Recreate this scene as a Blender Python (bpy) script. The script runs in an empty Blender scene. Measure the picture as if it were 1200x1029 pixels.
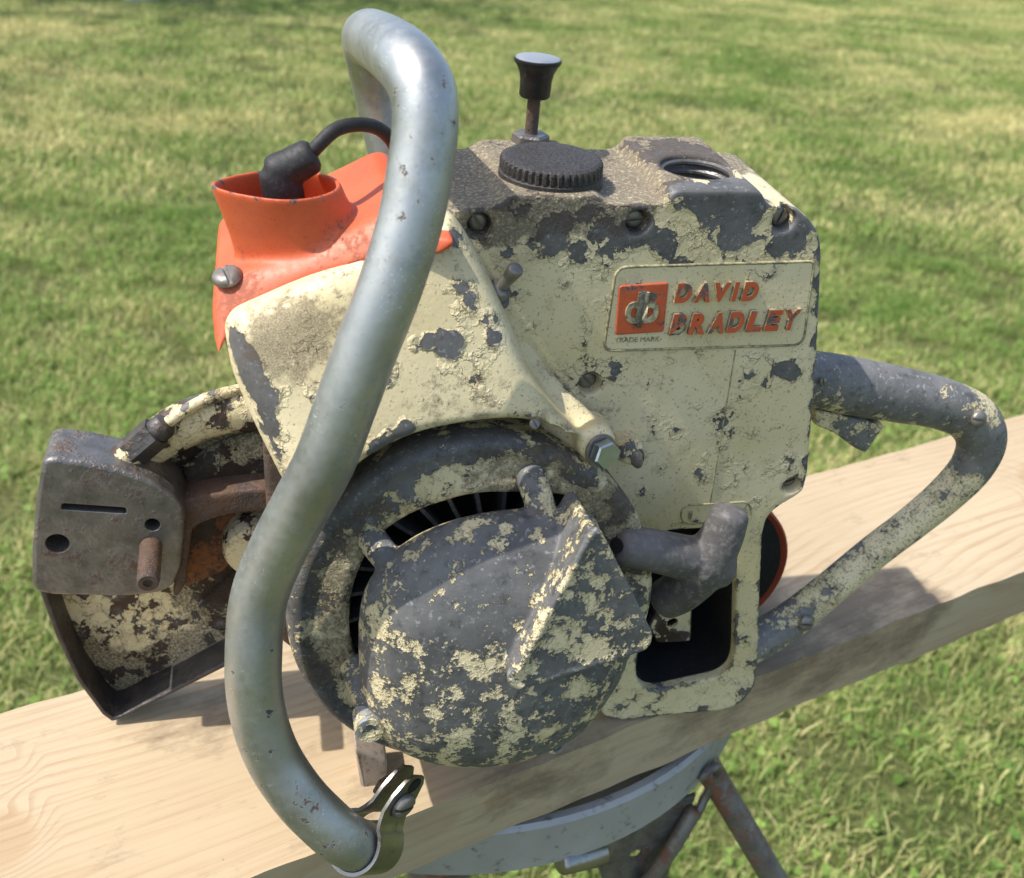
import bpy, bmesh, math, random
from mathutils import Vector, Matrix, geometry
R = math.radians
random.seed(7)
scene = bpy.context.scene
col = scene.collection

# ------------------------------------------------------------------ camera, sky, sun, exposure
TOP = 0.85                                   # height of the plank's top face above the lawn
cam = bpy.data.cameras.new('camera'); camo = bpy.data.objects.new('camera', cam); col.objects.link(camo)
cam.sensor_width = 36; cam.lens = 37.5; cam.clip_start = 0.02; cam.clip_end = 400
camo.matrix_world = Matrix.Translation((0, 0, TOP + 0.38)) @ Matrix.Rotation(R(60), 4, 'X') @ Matrix.Rotation(math.atan(0.074), 4, 'Z')
cam.dof.use_dof = True; cam.dof.focus_distance = 0.425; cam.dof.aperture_fstop = 15
scene.camera = camo
SUN_EL, SUN_AZ = 56.5, 197                     # azimuth of the sun, counter-clockwise from +X
world = bpy.data.worlds.new('World'); scene.world = world; world.use_nodes = True
wn = world.node_tree.nodes
sky = wn.new('ShaderNodeTexSky'); sky.sky_type = 'NISHITA'; sky.sun_disc = False
sky.sun_elevation = R(SUN_EL); sky.sun_rotation = R(90 - SUN_AZ); sky.air_density = 1.0; sky.dust_density = 2.0
world.node_tree.links.new(sky.outputs[0], wn['Background'].inputs[0]); wn['Background'].inputs[1].default_value = 0.15
sun = bpy.data.lights.new('sun', 'SUN'); sun.energy = 3.2; sun.angle = R(0.6); sun.color = (1, 0.96, 0.9)
suno = bpy.data.objects.new('sun', sun); col.objects.link(suno)
sd = Vector((math.cos(R(SUN_EL))*math.cos(R(SUN_AZ)), math.cos(R(SUN_EL))*math.sin(R(SUN_AZ)), math.sin(R(SUN_EL))))
suno.rotation_euler = sd.to_track_quat('Z', 'Y').to_euler(); suno.location = sd*20
scene.view_settings.view_transform = 'Standard'; scene.view_settings.look = 'None'
scene.view_settings.exposure = 0.67; scene.view_settings.gamma = 1
scene.render.resolution_x = 1024; scene.render.resolution_y = 878

# ------------------------------------------------------------------ helpers (saw measurements in millimetres)
def tag(o, label=None, cat=None, group=None, kind=None):
    for k, v in (('label', label), ('category', cat), ('group', group), ('kind', kind)):
        if v: o[k] = v
    return o
def empty(name, loc, rz=0, parent=None):
    o = bpy.data.objects.new(name, None); col.objects.link(o); o.location = loc; o.rotation_euler = (0, 0, rz)
    o.empty_display_size = 0.05; o.parent = parent
    return o
def finish(me, ang):
    bm = bmesh.new(); bm.from_mesh(me)
    bmesh.ops.recalc_face_normals(bm, faces=bm.faces)
    for e in bm.edges:
        e.smooth = not (len(e.link_faces) == 2 and e.calc_face_angle(0) > R(ang))
    for f in bm.faces: f.smooth = True
    bm.to_mesh(me); bm.free()
def mesh(name, verts, faces, scale=0.001, ang=38, attr=None):
    me = bpy.data.meshes.new(name)
    me.from_pydata([(v[0]*scale, v[1]*scale, v[2]*scale) for v in verts], [], faces); me.update()
    if attr:
        a = me.attributes.new('wear', 'FLOAT', 'POINT'); a.data.foreach_set('value', attr)
    finish(me, ang)
    return me
def obj(name, me, mat, parent=None, wn=False):
    o = bpy.data.objects.new(name, me); col.objects.link(o); o.parent = parent
    if mat:
        me.materials.clear(); me.materials.append(mat)
    if wn:
        m = o.modifiers.new('weighted', 'WEIGHTED_NORMAL'); m.keep_sharp = True; m.weight = 80
    return o
def place(me, name, loc, direction, parent, mat=None, spin=0, s=1.0):
    """put a mesh that was built along +Z so that it points along direction"""
    o = bpy.data.objects.new(name, me); col.objects.link(o); o.parent = parent
    q = Vector(direction).normalized().to_track_quat('Z', 'Y')
    o.matrix_local = Matrix.Translation(Vector(loc)*0.001) @ q.to_matrix().to_4x4() @ Matrix.Rotation(spin, 4, 'Z') @ Matrix.Scale(s, 4)
    if mat and not me.materials: me.materials.append(mat)
    return o
def area2(p): return sum(p[i-1][0]*p[i][1]-p[i][0]*p[i-1][1] for i in range(len(p)))
def ccw(p): return list(p) if area2(p) > 0 else list(p)[::-1]
def rnd(pts, r, n=5):
    """round the corners of a closed outline"""
    out = []; m = len(pts)
    rr = r if isinstance(r, (list, tuple)) else [r]*m
    for i in range(m):
        p = Vector(pts[i][:2]); a = Vector(pts[i-1][:2])-p; b = Vector(pts[(i+1) % m][:2])-p
        la, lb = a.length, b.length; a.normalize(); b.normalize()
        d = min(rr[i], la*0.45, lb*0.45)
        if d < 0.05: out.append(tuple(p)); continue
        for k in range(n+1):
            t = k/n
            q = (p+a*d)*(1-t)**2+p*2*t*(1-t)+(p+b*d)*t*t
            out.append((q.x, q.y))
    return out
def catmull(pts, n=6, closed=False):
    m = len(pts); P = [Vector(p) for p in pts]; out = []
    for i in range(m if closed else m-1):
        p0 = P[i-1] if (closed or i > 0) else P[0]*2-P[1]
        p1 = P[i]; p2 = P[(i+1) % m]
        p3 = P[(i+2) % m] if (closed or i+2 < m) else P[-1]*2-P[-2]
        for k in range(n):
            t = k/n
            out.append(0.5*(2*p1+(p2-p0)*t+(2*p0-5*p1+4*p2-p3)*t*t+(3*p1-p0-3*p2+p3)*t**3))
    if not closed: out.append(P[-1])
    return out
def offset(p, d):
    """move a counter-clockwise outline inward by d (number or one per vertex)"""
    out = []; n = len(p)
    for i in range(n):
        a = Vector(p[i-1][:2]); b = Vector(p[i][:2]); c = Vector(p[(i+1) % n][:2])
        e1 = (b-a); e2 = (c-b)
        if e1.length < 1e-6: e1 = e2
        if e2.length < 1e-6: e2 = e1
        e1.normalize(); e2.normalize()
        n1 = Vector((-e1.y, e1.x)); n2 = Vector((-e2.y, e2.x))
        h = n1+n2
        if h.length < 1e-6: h = n1
        h.normalize(); k = 1/max(0.5, h.dot(n1))
        dd = d[i] if isinstance(d, (list, tuple)) else d
        q = b+h*dd*k
        out.append((q.x, q.y))
    return out
def ident(x, y, z): return (x, y, z)
def slab(name, outline, y0, y1, r, holes=(), T=ident, seg=5, hr=0.0, back=True, rv=None):
    """a plate: outline (x, z), front at y0 with rounded edge r, back at y1, holes cut through"""
    o = ccw(outline); verts = []; faces = []; wear = []
    def ring(pts, y, w):
        s = len(verts)
        for q in pts: verts.append(T(q[0], y, q[1])); wear.append(w)
        return list(range(s, s+len(pts)))
    def bridge(a, b):
        n = len(a)
        for i in range(n): faces.append((a[i], a[(i+1) % n], b[(i+1) % n], b[i]))
    def ins(base): return [base*f for f in rv] if rv and len(rv) == len(o) else base
    caps = []; front2 = []
    prev = None
    for k in range(seg+1):
        a = math.pi/2*k/seg
        cur = ring(offset(o, ins(r*(1-math.sin(a)))) if r > 0 else o, y0+r*(1-math.cos(a)), 0.0 if k == 0 else 1.0)
        if k == 0: caps.append(cur)
        if prev: bridge(prev, cur)
        prev = cur
        if r <= 0: break
    bk = ring(o, y1, 0.6); bridge(prev, bk); backs = [bk]
    for h in holes:
        h = ccw(h); prev = None
        for k in range(4):
            a = math.pi/2*k/3
            cur = ring(offset(h, -hr*(1-math.sin(a))) if hr > 0 else h, y0+hr*(1-math.cos(a)), 0.0 if k == 0 else 1.0)
            if k == 0: caps.append(cur)
            if prev: bridge(cur, prev)
            prev = cur
            if hr <= 0: break
        bk = ring(h, y1, 0.6); bridge(bk, prev); backs.append(bk)
    for loops in (caps, backs):
        if loops is backs and not back: continue
        flat = [i for l in loops for i in l]
        src = []
        for l in loops:
            if loops is caps:
                src.append([Vector((verts[i][0], verts[i][2], 0)) if T is ident else None for i in l])
        # triangulate in the plate's own plane
        polys = []
        for j, l in enumerate(loops):
            base = (offset(o, ins(r)) if (loops is caps and r > 0) else o) if j == 0 else \
                   (offset(ccw(holes[j-1]), -hr) if (loops is caps and hr > 0) else ccw(holes[j-1]))
            polys.append([Vector((q[0], q[1], 0)) for q in base])
        for t in geometry.tessellate_polygon(polys): faces.append(tuple(flat[i] for i in t))
    return mesh(name, verts, faces, attr=wear)
def lathe(name, prof, seg=40, T=ident, star=None, ang=38, close=True):
    """profile [(radius, height)] turned round +Z"""
    verts = []; faces = []; n = len(prof)
    for j in range(seg):
        a = 2*math.pi*j/seg
        for i, (r, h) in enumerate(prof):
            rr = r*(star(j, i) if star else 1)
            verts.append(T(rr*math.cos(a), rr*math.sin(a), h))
    for j in range(seg):
        for i in range(n-1):
            a = j*n+i; b = ((j+1) % seg)*n+i
            faces.append((a, b, b+1, a+1))
    if close:
        if prof[0][0] > 1e-4: faces.append(tuple(j*n for j in range(seg))[::-1])
        if prof[-1][0] > 1e-4: faces.append(tuple(j*n+n-1 for j in range(seg)))
    me = mesh(name, verts, faces, ang=ang)
    bm = bmesh.new(); bm.from_mesh(me); bmesh.ops.remove_doubles(bm, verts=bm.verts, dist=1e-6); bm.to_mesh(me); bm.free()
    finish(me, ang)
    return me
def sweep_geo(path, rad, seg=20, sub=6, flat=1.0, up=(0, 1, 0), caps=True, dome=True):
    """tube along a smoothed path; rad is a number or one radius per control point; flat squeezes it along 'up'"""
    P = catmull(path, sub) if sub > 1 else [Vector(p) for p in path]
    m = len(P)
    if isinstance(rad, (int, float)): rads = [rad]*m
    else:
        rr = catmull([(v, 0, 0) for v in rad], sub) if sub > 1 else [Vector((v, 0, 0)) for v in rad]
        rads = [v.x for v in rr]
    P = list(P); 
    if dome:
        d0 = (P[0]-P[1]).normalized(); d1 = (P[-1]-P[-2]).normalized()
        r0, r1 = rads[0], rads[-1]
        P = [P[0]+d0*r0*0.45, P[0]+d0*r0*0.38, P[0]+d0*r0*0.2]+P+[P[-1]+d1*r1*0.2, P[-1]+d1*r1*0.38, P[-1]+d1*r1*0.45]
        rads = [r0*0.3, r0*0.72, r0*0.93]+rads+[r1*0.93, r1*0.72, r1*0.3]
    m = len(P); u = Vector(up); verts = []; faces = []
    if abs(u.normalized().dot((P[1]-P[0]).normalized())) > 0.98: u = Vector((0.1, 0.2, 1)) if abs((P[1]-P[0]).normalized().z) < 0.9 else Vector((1, 0.1, 0))
    for i in range(m):
        t = (P[min(i+1, m-1)]-P[max(i-1, 0)]).normalized()
        u = (u-t*u.dot(t)).normalized() if abs(u.dot(t)) < 0.999 else u
        v = t.cross(u).normalized()
        for k in range(seg):
            a = 2*math.pi*k/seg
            verts.append(P[i]+u*math.cos(a)*rads[i]*flat+v*math.sin(a)*rads[i])
    for i in range(m-1):
        for k in range(seg):
            a = i*seg+k; b = i*seg+(k+1) % seg
            faces.append((a, b, b+seg, a+seg))
    if caps:
        faces.append(tuple(range(seg))[::-1]); faces.append(tuple((m-1)*seg+k for k in range(seg)))
    return verts, faces
def sweep(name, path, rad, **kw):
    ang = kw.pop('ang', 50)
    v, f = sweep_geo(path, rad, **kw)
    return mesh(name, v, f, ang=ang)
def join(*parts):
    V = []; F = []
    for v, f in parts:
        s = len(V); V += [tuple(q) for q in v]; F += [tuple(i+s for i in t) for t in f]
    return V, F
def circle(cx, cz, r, n=28, a0=0): return [(cx+r*math.cos(a0+2*math.pi*k/n), cz+r*math.sin(a0+2*math.pi*k/n)) for k in range(n)]
def baked(me, cutters):
    """boolean the cutter meshes out of me"""
    o = bpy.data.objects.new('cut_base', me); col.objects.link(o); tmp = []
    for c in cutters:
        k = bpy.data.objects.new('cutter', c); col.objects.link(k); tmp.append(k)
        b = o.modifiers.new('b', 'BOOLEAN'); b.operation = 'DIFFERENCE'; b.solver = 'EXACT'; b.object = k
    dg = bpy.context.evaluated_depsgraph_get(); dg.update()
    out = bpy.data.meshes.new_from_object(o.evaluated_get(dg))
    for k in tmp+[o]: bpy.data.objects.remove(k)
    finish(out, 38)
    return out
def modded(me, mods):
    o = bpy.data.objects.new('mod_base', me); col.objects.link(o)
    for ty, kw in mods:
        m = o.modifiers.new('m', ty)
        for k, v in kw.items(): setattr(m, k, v)
    dg = bpy.context.evaluated_depsgraph_get(); dg.update()
    out = bpy.data.meshes.new_from_object(o.evaluated_get(dg)); bpy.data.objects.remove(o)
    finish(out, 60)
    return out
def cyl(name, p0, p1, r, seg=28):
    """plain cutter cylinder between two points"""
    v, f = sweep_geo([p0, p1], r, seg=seg, sub=1, dome=False)
    return mesh(name, v, f)
def text_mesh(name, body, x, z, h, width=None, y=0.0, depth=1.0, bold=0.0, shear=0.0):
    cu = bpy.data.curves.new(name, 'FONT'); cu.body = body; cu.size = 1; cu.extrude = 0.1; cu.offset = bold; cu.shear = shear
    o = bpy.data.objects.new(name, cu); col.objects.link(o)
    dg = bpy.context.evaluated_depsgraph_get(); dg.update()
    me = bpy.data.meshes.new_from_object(o.evaluated_get(dg)); bpy.data.objects.remove(o)
    xs = [v.co.x for v in me.vertices]; ys = [v.co.y for v in me.vertices]
    x0, x1, y0, y1 = min(xs), max(xs), min(ys), max(ys)
    sx = (width/(x1-x0)) if width else h/(y1-y0)
    for v in me.vertices:
        v.co = Vector(((x+(v.co.x-x0)*sx), y-depth if v.co.z > 0 else y+0.4, z+(v.co.y-y0)*h/(y1-y0)))*0.001
    bm = bmesh.new(); bm.from_mesh(me); bmesh.ops.remove_doubles(bm, verts=bm.verts, dist=1e-6); bm.to_mesh(me); bm.free()
    finish(me, 30)
    return me

# ------------------------------------------------------------------ frames of the saw: tank, tilted fan housing, sloping shroud
def on_top(x, y, z):                       # the tank's top falls slightly towards the front
    k = min(1, max(0, (z-240)/14)); return (x, y, z+0.045*max(0, y)*k)
FT = R(7.6); FC = Vector((-117, -40, 112)); FV = Vector((0, math.sin(FT), math.cos(FT))); FW = Vector((0, -math.cos(FT), math.sin(FT)))
def fan(u, y, v): return tuple(FC+Vector((u, 0, 0))+FV*v-FW*y)            # slab frame of the tilted fan housing, y = depth behind its face
def fanp(u, v, w): return tuple(FC+Vector((u, 0, 0))+FV*v+FW*w)
ST = R(20); SC = Vector((-150, -36, 190)); SV = Vector((0, math.sin(ST), math.cos(ST))); SW = Vector((0, -math.cos(ST), math.sin(ST)))
def shr(u, y, v):
    p = SC+Vector((u, 0, 0))+SV*v-SW*min(y, 24)
    if y > 24: p = p+Vector((0, y-24, 0))
    return tuple(p)


# ------------------------------------------------------------------ materials
class NT:
    def __init__(s, name):
        s.m = bpy.data.materials.new(name); s.m.use_nodes = True; s.t = s.m.node_tree; s.b = s.t.nodes['Principled BSDF']
        s.out = s.t.nodes['Material Output']
    def n(s, ty, **kw):
        x = s.t.nodes.new(ty)
        for k, v in kw.items(): setattr(x, k, v)
        return x
    def l(s, a, b): s.t.links.new(a, b)
    def put(s, sock, v):
        if hasattr(v, 'links') or isinstance(v, bpy.types.NodeSocket): s.l(v, sock)
        else: sock.default_value = v
    def math(s, op, a, b=0.0, c=0.0, clamp=False):
        x = s.n('ShaderNodeMath', operation=op, use_clamp=clamp)
        for i, v in enumerate((a, b, c)): s.put(x.inputs[i], v)
        return x.outputs[0]
    def coord(s, kind='Object'): return s.n('ShaderNodeTexCoord').outputs[kind]
    def noise(s, vec, scale, detail=5, rough=0.55, dist=0.0, out='Fac'):
        x = s.n('ShaderNodeTexNoise'); s.l(vec, x.inputs['Vector'])
        for k, v in (('Scale', scale), ('Detail', detail), ('Roughness', rough), ('Distortion', dist)): x.inputs[k].default_value = v
        return x.outputs[out]
    def ramp(s, v, lo, hi, a=0.0, b=1.0, smooth=False):
        x = s.n('ShaderNodeMapRange'); x.interpolation_type = 'SMOOTHSTEP' if smooth else 'LINEAR'
        for i, q in enumerate((v, lo, hi, a, b)): s.put(x.inputs[i], q)
        return x.outputs[0]
    def mix(s, f, a, b, mode='MIX'):
        x = s.n('ShaderNodeMix', data_type='RGBA', blend_type=mode)
        s.put(x.inputs['Factor'], f)
        for k, v in ((6, a), (7, b)):
            if isinstance(v, (tuple, list)): v = tuple(v)+(1,) if len(v) == 3 else v
            s.put(x.inputs[k], v)
        return x.outputs[2]
    def blobs(s, vec, bl):
        tot = None
        for (x, y, z, r, st) in bl:
            d = s.n('ShaderNodeVectorMath', operation='DISTANCE'); s.l(vec, d.inputs[0]); d.inputs[1].default_value = (x*0.001, y*0.001, z*0.001)
            v = s.ramp(d.outputs['Value'], r*0.001, r*0.0004, 0.0, st, True)
            tot = v if tot is None else s.math('ADD', tot, v)
        return tot if tot is not None else 0.0
    def bump(s, h, dist, strength=1.0, normal=None):
        x = s.n('ShaderNodeBump'); x.inputs['Distance'].default_value = dist; x.inputs['Strength'].default_value = strength
        s.l(h, x.inputs['Height'])
        if normal is not None: s.l(normal, x.inputs['Normal'])
        return x.outputs[0]
    def done(s, color, rough, metal=0.0, normal=None, spec=None):
        if isinstance(color, (tuple, list)): color = tuple(color)+(1,) if len(color) == 3 else color
        s.put(s.b.inputs['Base Color'], color); s.put(s.b.inputs['Roughness'], rough); s.put(s.b.inputs['Metallic'], metal)
        if spec is not None: s.put(s.b.inputs['Specular IOR Level'], spec)
        if normal is not None: s.l(normal, s.b.inputs['Normal'])
        return s.m
CREAM = (0.74, 0.635, 0.395); METAL = (0.084, 0.082, 0.078); GRIME = (0.125, 0.092, 0.062)
def chipped(name, thr=0.60, blobs=(), dirtb=(), dirt=0.62, scale=75, paint=CREAM, metal=METAL, wear=0.10, grime=GRIME, rust=0.0, seed=0.0, point=0.0, crumble=0.0, dscale=2600, flake=0.17, pepper=0.612, fsize=170, shine=0.0, fine=0.22, dcov=(0.34, 0.60)):
    """old paint flaking off oxidised casting: angular flakes that crack and lift, grime and pepper specks over both"""
    k = NT(name); c = k.coord()
    mp = k.n('ShaderNodeMapping'); k.l(c, mp.inputs[0]); mp.inputs['Location'].default_value = (seed, seed*1.7, seed*0.6)
    v = mp.outputs[0]
    warp = k.noise(v, 300, 3, 0.6, out='Color')
    vw = k.n('ShaderNodeVectorMath', operation='MULTIPLY_ADD'); k.l(warp, vw.inputs[0]); vw.inputs[1].default_value = (0.0045,)*3; k.l(v, vw.inputs[2])
    vor = k.n('ShaderNodeTexVoronoi'); vor.inputs['Scale'].default_value = fsize; k.l(vw.outputs[0], vor.inputs['Vector'])
    vore = k.n('ShaderNodeTexVoronoi', feature='DISTANCE_TO_EDGE'); vore.inputs['Scale'].default_value = fsize; k.l(vw.outputs[0], vore.inputs['Vector'])
    cell = k.n('ShaderNodeSeparateColor'); k.l(vor.outputs['Color'], cell.inputs[0])
    n1 = k.noise(vw.outputs[0], scale, 5, 0.55)
    n2 = k.noise(v, scale*5.5, 3, 0.6)
    val = k.math('ADD', n1, k.math('MULTIPLY', k.math('SUBTRACT', n2, 0.5), fine))
    val = k.math('ADD', val, k.math('MULTIPLY', k.math('SUBTRACT', cell.outputs[0], 0.5), flake))
    val = k.math('ADD', val, k.blobs(c, blobs))
    at = k.n('ShaderNodeAttribute', attribute_name='wear')
    val = k.math('ADD', val, k.math('MULTIPLY', at.outputs['Fac'], wear))
    if point > 0:
        val = k.math('ADD', val, k.math('MULTIPLY', k.ramp(k.n('ShaderNodeNewGeometry').outputs['Pointiness'], 0.506, 0.545), point))
    bare = k.ramp(val, thr-0.005, thr+0.005)
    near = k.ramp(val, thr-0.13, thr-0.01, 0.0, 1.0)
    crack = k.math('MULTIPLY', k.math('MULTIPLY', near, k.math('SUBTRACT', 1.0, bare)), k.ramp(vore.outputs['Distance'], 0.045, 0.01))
    yl = k.noise(v, 22, 3, 0.5)
    pc = k.mix(k.ramp(yl, 0.35, 0.7), paint, (paint[0]*0.86, paint[1]*0.84, paint[2]*0.72))
    pc = k.mix(k.math('MULTIPLY', near, k.math('MULTIPLY', cell.outputs[2], 0.22)), pc, (paint[0]*0.6, paint[1]*0.58, paint[2]*0.52))
    pc = k.mix(k.math('MULTIPLY', k.ramp(k.noise(v, 850, 3, 0.62), pepper, pepper+0.06), 0.62), pc, (0.085, 0.062, 0.042))
    pc = k.mix(k.math('MULTIPLY', k.ramp(k.noise(v, 70, 5, 0.7), 0.56, 0.74), 0.30), pc, (0.20, 0.155, 0.095))
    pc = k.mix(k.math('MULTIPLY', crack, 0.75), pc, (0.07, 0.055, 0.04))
    mc = k.mix(k.ramp(k.noise(v, 60, 4, 0.6), 0.3, 0.72), metal, tuple(q*2.0 for q in metal))
    mc = k.mix(k.math('MULTIPLY', k.ramp(k.noise(v, 420, 4, 0.7), 0.585, 0.66), 0.55), mc, tuple(min(0.5, q*4.6) for q in metal))
    mc = k.mix(k.math('MULTIPLY', k.ramp(k.noise(v, 190, 5, 0.7), 0.54, 0.66), 0.6), mc, tuple(q*0.42 for q in metal))
    if rust > 0:
        mc = k.mix(k.ramp(k.noise(v, 55, 5, 0.65), 0.62-rust*0.25, 0.72-rust*0.2), mc, (0.06, 0.033, 0.019))
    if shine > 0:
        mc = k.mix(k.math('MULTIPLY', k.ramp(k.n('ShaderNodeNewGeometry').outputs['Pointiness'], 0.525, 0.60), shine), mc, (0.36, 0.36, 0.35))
    edge_shade_grime = k.math('MULTIPLY', k.ramp(val, thr+0.022, thr+0.004), bare)          # dark line along the broken edge: painted contact shadow plus grime
    mc = k.mix(k.math('MULTIPLY', edge_shade_grime, 0.6), mc, (0.025, 0.022, 0.02))
    colr = k.mix(bare, pc, mc)
    db = k.blobs(c, dirtb)
    dv = k.math('ADD', k.noise(v, 160, 6, 0.72), db)
    dm = k.ramp(dv, dirt, dirt+0.14)
    dspeck = k.math('MULTIPLY', k.math('MULTIPLY', dm, k.ramp(k.noise(v, dscale, 4, 0.75), dcov[0], dcov[1])), 0.85)
    gcol = k.mix(k.noise(v, 300, 3, 0.6), tuple(q*0.7 for q in grime), tuple(min(1, q*1.8) for q in grime))
    colr = k.mix(dspeck, colr, gcol)
    h = k.math('SUBTRACT', 1.0, bare)
    lift = k.math('MULTIPLY', k.math('MULTIPLY', near, k.math('SUBTRACT', 1.0, bare)), k.math('ADD', cell.outputs[1], k.math('MULTIPLY', vor.outputs['Distance'], 1.2)))
    h = k.math('ADD', h, k.math('MULTIPLY', lift, 0.9))
    h = k.math('SUBTRACT', h, k.math('MULTIPLY', crack, 0.7))
    h = k.math('ADD', h, k.math('MULTIPLY', k.noise(v, 520, 4, 0.65), 0.24))
    h = k.math('ADD', h, k.math('MULTIPLY', dspeck, 0.25+crumble))
    nrm = k.bump(h, 0.0007, 0.95)
    nrm = k.bump(k.noise(v, 95, 3, 0.5), 0.0016, 0.14, nrm)
    rg = k.math('ADD', k.ramp(k.math('ADD', k.math('MULTIPLY', bare, 0.5), k.noise(v, 380, 4, 0.65)), 0.3, 1.0, 0.40, 0.62), k.math('MULTIPLY', dspeck, 0.4))
    return k.done(colr, rg, k.math('MULTIPLY', bare, 0.15), nrm)
def rusty(name, base, rustc=(0.062, 0.036, 0.022), amt=0.5, rough=0.62, metal=0.5, seed=0.0, bump=0.0006, scale=60):
    k = NT(name); c = k.coord(); mp = k.n('ShaderNodeMapping'); k.l(c, mp.inputs[0]); mp.inputs['Location'].default_value = (seed, seed, seed); v = mp.outputs[0]
    n1 = k.noise(v, scale, 6, 0.68); n2 = k.noise(v, scale*7, 4, 0.65)
    colr = k.mix(k.ramp(k.noise(v, scale*2.2, 4, 0.6), 0.3, 0.7), base, tuple(q*1.9 for q in base))
    m = k.ramp(k.math('ADD', n1, k.math('MULTIPLY', k.math('SUBTRACT', n2, 0.5), 0.4)), 0.72-0.4*amt, 0.84-0.4*amt)
    rc = k.mix(n2, rustc, tuple(q*2.4 for q in rustc))
    colr = k.mix(m, colr, rc)
    nrm = k.bump(k.math('ADD', n2, k.math('MULTIPLY', m, 0.6)), bump, 0.8)
    return k.done(colr, k.math('ADD', rough-0.12, k.math('MULTIPLY', m, 0.25)), k.math('MULTIPLY', k.math('SUBTRACT', 1.0, m), metal), nrm)
def plain(name, colr, rough=0.5, metal=0.0, n=0.25, scale=300, bump=0.0002, dust=0.0, dustc=(0.25, 0.2, 0.14)):
    k = NT(name); c = k.coord(); nz = k.noise(c, scale, 4, 0.6); big = k.noise(c, scale*0.12, 3, 0.55)
    cc = k.mix(k.ramp(big, 0.3, 0.7), tuple(q*(1-n) for q in colr), tuple(min(1, q*(1+n)) for q in colr))
    if dust > 0:
        cc = k.mix(k.math('MULTIPLY', k.ramp(k.noise(c, scale*1.3, 5, 0.7), 0.62-dust*0.2, 0.74-dust*0.2), 0.7), cc, dustc)
    return k.done(cc, k.ramp(nz, 0.25, 0.75, rough-0.1, rough+0.12), metal, k.bump(nz, bump, 0.6))
def tube_metal():
    """zinc-plated steel tube: dull, scratched, with worn dark flecks"""
    k = NT('plated_tube'); c = k.coord()
    big = k.noise(c, 28, 4, 0.55); fine = k.noise(c, 260, 4, 0.65)
    base = k.mix(k.ramp(big, 0.32, 0.68), (0.36, 0.37, 0.345), (0.52, 0.53, 0.50))
    mp = k.n('ShaderNodeMapping'); k.l(c, mp.inputs[0]); mp.inputs['Rotation'].default_value = (0.5, 0.7, 0.3); mp.inputs['Scale'].default_value = (1500, 70, 1500)
    scr = k.noise(mp.outputs[0], 1.0, 2, 0.5)
    sm = k.math('MULTIPLY', k.ramp(scr, 0.655, 0.70), k.ramp(k.noise(c, 40, 2, 0.5), 0.5, 0.62))
    base = k.mix(sm, base, (0.80, 0.82, 0.81))
    dull = k.ramp(k.noise(c, 75, 6, 0.7), 0.50, 0.66)
    base = k.mix(k.math('MULTIPLY', dull, 0.45), base, (0.27, 0.29, 0.28))
    grim = k.ramp(k.noise(c, 600, 4, 0.7), 0.60, 0.72)
    base = k.mix(k.math('MULTIPLY', grim, 0.35), base, (0.16, 0.15, 0.13))
    fl = k.ramp(k.math('ADD', k.noise(c, 130, 6, 0.72), k.blobs(c, [(-170, -78, 40, 45, 0.05), (-200, -66, 90, 45, 0.05), (-148, -40, 300, 40, 0.03)])), 0.665, 0.70)
    base = k.mix(fl, base, (0.10, 0.075, 0.06))
    return k.done(base, k.math('ADD', k.math('ADD', k.ramp(fine, 0.3, 0.7, 0.40, 0.54), k.math('MULTIPLY', dull, 0.12)), k.math('MULTIPLY', fl, 0.3)), k.math('SUBTRACT', 0.95, k.math('MULTIPLY', fl, 0.7)),
                  k.bump(k.math('SUBTRACT', k.math('MULTIPLY', fine, 0.35), fl), 0.00025, 0.6))
def orange_paint(name='orange_enamel', base=(0.60, 0.095, 0.03), thr=0.70, dirtb=(), point=0.0, chipb=()):
    k = NT(name); c = k.coord()
    n = k.noise(c, 210, 6, 0.7); at = k.n('ShaderNodeAttribute', attribute_name='wear')
    pt = k.ramp(k.n('ShaderNodeNewGeometry').outputs['Pointiness'], 0.54, 0.62)
    chip = k.ramp(k.math('ADD', n, k.math('ADD', k.math('MULTIPLY', pt, point), k.blobs(c, chipb))), thr, thr+0.02)
    cc = k.mix(k.ramp(k.noise(c, 30, 4, 0.6), 0.3, 0.7), base, (base[0]*1.08, base[1]*1.4, base[2]*1.6))
    cc = k.mix(k.math('MULTIPLY', k.ramp(k.noise(c, 85, 6, 0.72), 0.50, 0.70), 0.18), cc, (0.30, 0.085, 0.045))
    cc = k.mix(k.math('MULTIPLY', k.ramp(k.noise(c, 1500, 3, 0.65), 0.60, 0.68), 0.45), cc, (0.10, 0.05, 0.03))
    dm = k.ramp(k.math('ADD', k.noise(c, 420, 5, 0.72), k.blobs(c, dirtb)), 0.62, 0.74)
    cc = k.mix(k.math('MULTIPLY', dm, 0.55), cc, (0.13, 0.075, 0.045))
    cc = k.mix(chip, cc, (0.11, 0.10, 0.095))
    nz = k.noise(c, 500, 3, 0.6)
    return k.done(cc, k.math('ADD', k.ramp(nz, 0.3, 0.7, 0.44, 0.54), k.math('MULTIPLY', dm, 0.2)), 0.0,
                  k.bump(k.math('SUBTRACT', k.math('MULTIPLY', nz, 0.35), chip), 0.0003, 0.7))
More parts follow.
